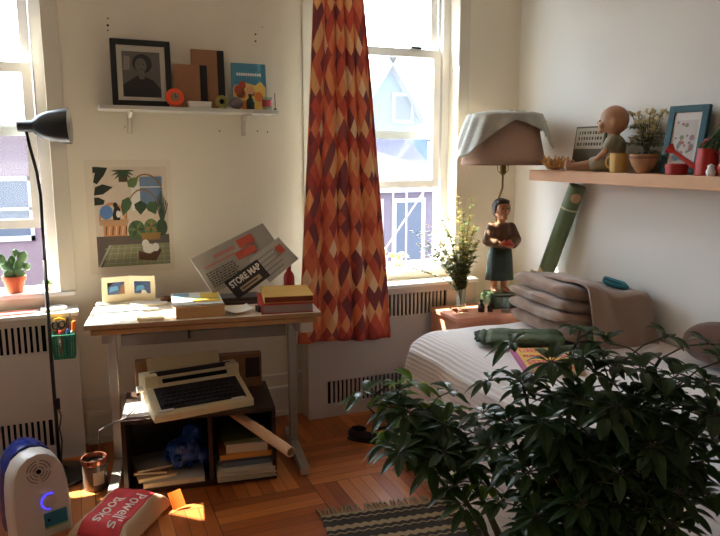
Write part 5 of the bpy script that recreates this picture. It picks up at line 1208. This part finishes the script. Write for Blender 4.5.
# folded brown blanket: thick folded layers
bk_ = thing('folded_blanket', 'thick folded brown blanket heaped at the far end of the bed', 'blanket', (2.315, 2.71, BZ+.009), -.10)
M_bl = mat('taupe_blanket', (150, 124, 106), rough=.95, var=.06, scale=14, bump=.25, bscale=160, sheen=.3)
def pad(x0, x1, y0, y1, z0, z1, seed, tilt=0):
    """one rounded fold of the blanket: superellipse section, wrinkled"""
    rings = []
    for j in range(31):
        v = j/30; y = y0+(y1-y0)*v; e = (1-abs(2*v-1)**7)**.5 if 0 < v < 1 else .05; r_ = []
        for i in range(64):
            a = 2*PI*i/64; c, s_ = math.cos(a), math.sin(a); q = (abs(c)**4+abs(s_)**3)**(-1/3.4)
            x = (x0+x1)/2+(x1-x0)/2*q*c*(.9+.1*e); z = (z0+z1)/2+(z1-z0)/2*q*s_*e+tilt*(x-x0)
            w_ = .016*noise.noise(Vector((x*7+seed, y*6, z*9)))+.010*noise.noise(Vector((x*16, y*11+seed, z*24)))+.004*noise.noise(Vector((x*40, y*30, z*40+seed)))
            r_.append(Vector((x+w_*c*1.4, y+.022*noise.noise(Vector((x*7, z*9, seed)))*(1 if v in (0, 1) else .5), max(.004, z+w_*.9))))
        rings.append(r_)
    return loft(rings, True)
for k, (x0, x1, z0, z1, tl) in enumerate(((-.215, .27, .0, .082, 0), (-.235, .27, .078, .150, -.05), (-.225, .25, .142, .212, -.14), (-.20, .22, .200, .282, -.22))):
    q = pad(x0, x1, -.28+.02*k, .27, z0, z1, 3+k*5, tl).build('fold', M_bl, bk_, smooth=True)
def flap(u, v):
    x = -.13+.40*u+.05*v*(1-u); t = v*.66; yb = .20
    top = .290-.235*(max(0, x+.16))**1.0*.9+.012*math.sin(x*21+v*5)+.014*noise.noise(Vector((x*9, v*5, 1)))
    if t < .46: y = yb-t; z = top+.006
    else: y = yb-.46-.085*math.sin(min(1, (t-.46)/.2)*PI/2)-.02*noise.noise(Vector((x*12, v*4, 7))); z = max(.012, top+.006-(t-.46)*1.25*(.35+.65*min(1, (t-.46)/.05)))
    e = max(0, (t-.40)/.06) if t < .46 else 1
    z -= .018*min(1, e)**2
    return (x-.05*max(0, v-.5), y, z)
b = MB(); b.grid(flap, 60, 60); q = b.build('top_flap', M_bl, bk_, smooth=True); add_mod(q, 'SOLIDIFY', thickness=.016, offset=1)
# teal cloth, brown cushion
o = thing('teal_case', 'small teal zip case lying on the right side of the brown blanket', 'case', (2.50, 2.62, BZ+.245), rot=(.2, .45, .5))
m = MB(); m.b2((-.045, -.06, -.018), (.045, .06, .018), bev=.012); m.build('case_body', mat('teal_fabric', (52, 132, 146), rough=.7), o); m = MB(); m.tube(((-.045, -.05, .0), (-.047, .05, .0)), .003, 6); m.build('zip', M_black, o)
cu_ = blob('cushion', [('e', (0, 0, .10), (.10, .20, .10)), ('e', (0, .08, .09), (.085, .13, .085)), ('e', (0, -.08, .09), (.085, .13, .085))], mat('brown_velour', (92, 58, 38), rough=.95, var=.2, scale=20, sheen=.3), voxel=.014, smooth=6)
cu_.location = (2.46, 1.93, BZ+.006); tag(cu_, 'dark brown cushion against the right wall beyond the plant', 'cushion')
# green bolster and book on the bed
gp = thing('green_pouch', 'olive green rolled fabric lying across the bed in front of the blanket', 'fabric roll', (1.92, 2.60, BZ+.004), -.55)
def gpf(u, v):
    x = (u-.5)*.40; a = 2*PI*v; e = 1-abs(2*u-1)**16*.6; c, s_ = math.cos(a), math.sin(a)
    w_ = noise.noise(Vector((x*7, c*1.5, s_*1.5)))*.16+noise.noise(Vector((x*26, c*3, s_*3)))*.09
    q = (abs(c)**3.5+abs(s_)**3.5)**(-1/3.5); r_ = e*(1+w_)
    crease = .010*math.exp(-((u-.10)/.03)**2)*(s_ > 0)+.0015*math.sin(u*30+c*3)*max(0, s_)
    return (x+.02*c*noise.noise(Vector((u*3, 1, c))), .096*r_*q*c+.014*math.sin(x*9), max(.002, .029+.029*r_*q*s_*(.7 if c < 0 else 1)-crease))
b = MB(); b.grid(gpf, 70, 40); bmesh.ops.remove_doubles(b.bm, verts=b.bm.verts, dist=1e-4); bmesh.ops.holes_fill(b.bm, edges=[e for e in b.bm.edges if e.is_boundary])
b.build('rolled_fabric', mat('olive_green_cloth', (74, 84, 52), rough=.75, var=.12, scale=18, bump=.2, bscale=60), gp, smooth=True)
b = MB()
for k in range(9): b.tube(((-.188, -.075+.018*k, .03), (-.212-.004*(k % 3), -.07+.017*k, .024+.008*(k % 2))), (.012, .007), 7)
b.build('gathered_end', mat('olive_green_dark', (60, 70, 42), rough=.8), gp, smooth=True)
# book on the bed with pink lettering bands
hb = book('yellow_picture_book', 'yellow book with pink lettering lying on the bed near the green roll', 'book', (1.835, 2.30, BZ+.006), (.25, .30, .022), -.42, mat('yellow_cover', (230, 184, 84), rough=.45), page=mat('cream_pages', (220, 206, 178), rough=.8))
M_pk = mat('pink_ink', (206, 56, 104), rough=.5)
m = MB(); m.b2((-.125, -.15, .0221), (-.112, .15, .0226)); m.b2((-.1255, -.15, .001), (-.1251, .15, .021)); m.build('spine_band', mat('violet_pink', (176, 84, 140), rough=.5), hb)
rnd = random.Random(2)
for row, y in enumerate((.115, .03, -.06, -.12)):
    x = -.095; m = MB(); hgt = .05 if row in (0, 2) else .022
    m.b2((-.095, y-hgt/2-.008, .0221), (.105, y-hgt/2-.003, .0225))
    while x < .10:
        w = rnd.uniform(.014, .024)
        k = rnd.randint(0, 2)
        m.b2((x, y-hgt/2-.004, .0221), (x+.006, y+hgt/2, .0227))
        if k != 1: m.b2((x, y+hgt/2-.006, .0221), (x+w, y+hgt/2, .0227))
        if k != 0: m.b2((x, y-.003, .0221), (x+w, y+.003, .0227))
        m.b2((x+w-.006, y-hgt/2-.004, .0221), (x+w, y+hgt/2*(1 if k != 2 else .1), .0227)); x += w+.006
    m.build('title_line', M_pk, hb)

# ------------------------------------------------------------------ floor things
ru = thing('rug', 'dark fringed woven rug with beige bands on the floor beside the bed', 'rug', (1.30, 1.80, 0), -.14)
def rug_mat():
    m = mat('woven_rug', (52, 44, 36), rough=.95, var=.2, scale=60, bump=.4, bscale=220); nt = m.node_tree; L = nt.links.new; bs = nt.nodes['Principled BSDF']
    tc = nd(nt, 'ShaderNodeTexCoord'); sp = nd(nt, 'ShaderNodeSeparateXYZ'); L(tc.outputs['Object'], sp.inputs[0])
    src = bs.inputs['Base Color'].links[0].from_socket
    zig = math_n(nt, 'ABSOLUTE', math_n(nt, 'SUBTRACT', math_n(nt, 'FRACT', math_n(nt, 'MULTIPLY', sp.outputs[0], 26.0)), .5))
    y = math_n(nt, 'ADD', sp.outputs[1], math_n(nt, 'MULTIPLY', zig, .022))
    fr = math_n(nt, 'FRACT', math_n(nt, 'MULTIPLY', y, 9.5)); band = math_n(nt, 'GREATER_THAN', fr, .72)
    fr2 = math_n(nt, 'FRACT', math_n(nt, 'MULTIPLY', y, 19.0)); thin = math_n(nt, 'GREATER_THAN', fr2, .86)
    mx = nd(nt, 'ShaderNodeMix', data_type='RGBA'); L(math_n(nt, 'MAXIMUM', band, thin), mx.inputs[0]); L(src, mx.inputs[6]); mx.inputs[7].default_value = (*lin((150, 128, 96)), 1)
    L(mx.outputs[2], bs.inputs['Base Color']); return m
m = MB(); m.b2((-.53, -.62, .0), (.53, .62, .009), bev=.003); m.build('woven_field', rug_mat(), ru)
m = MB(); rnd = random.Random(1)
for k in range(62):
    x = -.525+k*.0172; d_ = rnd.uniform(-.012, .012)
    m.tube(((x, .615, .006), (x+d_*.5, .64, .009), (x+d_, .668+rnd.uniform(-.008, .008), .004)), (.0045, .004, .0065), 6)
m.build('fringe', mat('fringe_wool', (150, 130, 100), rough=.95, var=.3, scale=60), ru)
sh2 = thing('dark_shoe', 'dark purple slipper on the floor between the desk and the bed', 'shoe', (1.345, 3.12, 0), .9)
bm_ = blob('upper', [('e', (0, -.06, .024), (.038, .058, .024)), ('e', (0, .03, .025), (.034, .07, .025)), ('e', (0, .065, .035), (.032, .04, .034))], mat('aubergine_suede', (52, 34, 44), rough=.8, var=.2), sh2, voxel=.007, smooth=3)
m = MB(); m.ell((0, .045, .062), (.022, .042, .014), sub=3); m.build('opening', M_dark, sh2, smooth=True)
m = MB(); m.prism([(.04*math.cos(a)*(1 if math.sin(a) < 0 else .9), -.005+.115*math.sin(a)) for a in [i*PI/12 for i in range(24)]], .0, .008); m.build('sole', M_black, sh2)
o = MB(); o.tube([(1.62, 3.30, .008), (1.56, 3.33, .008), (1.50, 3.34, .03), (1.48, 3.42, .06), (1.55, 3.455, .12), (1.66, 3.46, .17), (1.70, 3.40, .10), (1.68, 3.32, .03), (1.60, 3.25, .008), (1.45, 3.22, .008)], .006, 8)
tag(o.build('black_cable', M_black, smooth=True), 'loose black cable looping on the floor by the lower radiator grille', 'cable')

# ------------------------------------------------------------------ big umbrella plant in the foreground
pl = thing('umbrella_plant', 'large dark green umbrella plant filling the foreground before the bed', 'plant', (.93, 1.08, 0))
m = MB(); m.lathe(((.001, 0), (.125, 0), (.13, .01), (.165, .27), (.175, .272), (.175, .30), (.158, .30), (.15, .26), (.001, .26)), n=40, caps=False); m.build('pot', mat('grey_glazed_pot', (110, 108, 104), rough=.4, var=.15), pl, smooth=False)
m = MB(); m.lathe(((.001, .261), (.148, .261), (.12, .272), (.001, .28)), n=30); m.build('soil', M_soil, pl)
st_ = MB(); fo = MB(); rnd = random.Random(23)
O = Vector((.93, 1.08, 0))
def umbel(p, ax, size, nl, mi):
    ax = ax.normalized(); u = ax.orthogonal().normalized(); v = ax.cross(u)
    ph = rnd.uniform(0, 6)
    for k in range(nl):
        a = ph+2*PI*k/nl; d = u*math.cos(a)+v*math.sin(a)+ax*rnd.uniform(.05, .35); sp_ = d.normalized()*.012
        st_.tube((p, p+sp_), .0012, 4, caps=False)
        add_leaf(fo, p+sp_, d, size*rnd.uniform(.8, 1.1), size*rnd.uniform(.38, .46), rnd.uniform(.15, .55), mi=mi, fold=.25, n=6)
def branch(tip, leaves, spread, base=(0, 0, .27), size=.078, bend=.5, light=0, span=.55):
    b0 = Vector(base)+Vector((rnd.uniform(-.03, .03), rnd.uniform(-.03, .03), 0)); t1 = Vector(tip)-O
    mid = Vector((b0.x+(t1.x-b0.x)*.35, b0.y+(t1.y-b0.y)*.35, b0.z+(t1.z-b0.z)*(.5+.25*bend))); P = []
    for i in range(17):
        t = i/16; P.append(b0*(1-t)**2+mid*2*t*(1-t)+t1*t*t)
    st_.tube(P, [.010-.0065*i/16 for i in range(17)], 8)
    for k in range(leaves):
        t = 1-span*(k/leaves)**1.1; i = min(15, int(t*16)); p = P[i].lerp(P[i+1], t*16-i) if i < 16 else P[16]
        a = k*2.4+rnd.uniform(-.3, .3); L = spread*rnd.uniform(.6, 1.15)
        d = Vector((math.cos(a), math.sin(a), rnd.uniform(-.1, .75))); q = p+d.normalized()*L; 
        st_.tube((p, p.lerp(q, .5)+Vector((0, 0, .012)), q), .0019, 5)
        umbel(q, d*.55+Vector((0, 0, .8)), size*rnd.uniform(.8, 1.15), rnd.randint(7, 9), 1 if rnd.random() < light else 0)
    umbel(P[16], Vector((rnd.uniform(-.3, .3), rnd.uniform(-.3, .3), 1)), size, 8, 1 if rnd.random() < light*1.5 else 0)
branches = [((.99, 1.16, 1.07), 17, .115, .0), ((.885, 1.19, 1.0), 13, .105, .1), ((1.05, 1.08, 1.05), 16, .115, .0), ((1.12, .99, 1.02), 15, .115, .0), ((1.19, .95, .97), 15, .115, .0), ((.84, 1.17, .92), 11, .10, .05), ((.95, 1.10, .98), 13, .11, .0), ((.90, 1.06, .90), 12, .11, .0), ((1.01, 1.0, .92), 14, .115, .0), ((1.10, 1.08, .92), 13, .115, .0), ((1.24, 1.02, .92), 12, .115, .0), ((1.20, .91, 1.02), 12, .11, .0), ((1.15, 1.06, 1.06), 12, .11, .0), ((1.0, .93, .84), 9, .11, .0), ((1.14, .93, .88), 11, .11, .0),
            ((.735, 1.55, .855), 13, .09, .55), ((.80, 1.47, .845), 11, .09, .3), ((.735, 1.43, .78), 12, .095, .25), ((.83, 1.38, .78), 10, .09, .05)]
for tip, nl, sp__, li in branches: branch(tip, nl, sp__, light=li, bend=.9 if tip[1] < 1.3 else .55, size=.055 if tip[1] < 1.3 else .060, span=.55 if tip[1] < 1.3 else .26)
st_.build('stems', mat('plant_stem', (70, 74, 50), rough=.6, var=.2), pl)
fo.build('foliage', [leaf_mat('umbrella_leaf', (44, 68, 36), .3), leaf_mat('umbrella_leaf_lit', (78, 112, 46), .4)], pl, fix=False)  # lighter second green paints the leaves that catch the light

# ------------------------------------------------------------------ light and camera
sun = bpy.data.lights.new('sun', 'SUN'); sun.energy = 42; sun.angle = R(.55); sun.color = (1, .92, .80)
so = bpy.data.objects.new('sun', sun); C.objects.link(so); so.location = (-6, 9, 12)
so.rotation_euler = Vector((1.1, -1.0, -2.05)).to_track_quat('-Z', 'Y').to_euler()
w = bpy.data.worlds.new('sky'); bpy.context.scene.world = w; w.use_nodes = True
bg = w.node_tree.nodes['Background']; bg.inputs[0].default_value = (.80, .90, 1.06, 1); bg.inputs[1].default_value = 11.0
for i, (a, b) in enumerate((W1, W2)):                             # portals guide the sky light through the openings
    L_ = bpy.data.lights.new('window_daylight', 'AREA'); L_.shape = 'RECTANGLE'; L_.size = b-a; L_.size_y = WZ1-WZ0; L_.cycles.is_portal = True
    lo = bpy.data.objects.new('window_daylight', L_); C.objects.link(lo); lo.location = ((a+b)/2, BW+WD+.01, (WZ0+WZ1)/2); lo.rotation_euler = (R(-90), 0, 0)
sc = bpy.context.scene
cam = bpy.data.cameras.new('camera'); co = bpy.data.objects.new('camera', cam); C.objects.link(co); sc.camera = co
cam.sensor_width = 36; cam.lens = 680/720*36; cam.clip_start = .02
co.location = (0, 0, 1.5); co.rotation_euler = (R(90)-math.atan(115/680), 0, -R(22.7))
sc.view_settings.view_transform = 'Standard'; sc.view_settings.look = 'None'; sc.view_settings.gamma = 1; sc.view_settings.use_curve_mapping = False
sc.view_settings.exposure = 0.55
sc.cycles.use_denoising = True
try: sc.cycles.denoiser = 'OPENIMAGEDENOISE'
except Exception: pass
sc.cycles.max_bounces = 14; sc.cycles.diffuse_bounces = 8; sc.cycles.transparent_max_bounces = 16; sc.cycles.glossy_bounces = 4
sc.cycles.caustics_reflective = False; sc.cycles.caustics_refractive = False; sc.cycles.sample_clamp_indirect = 8
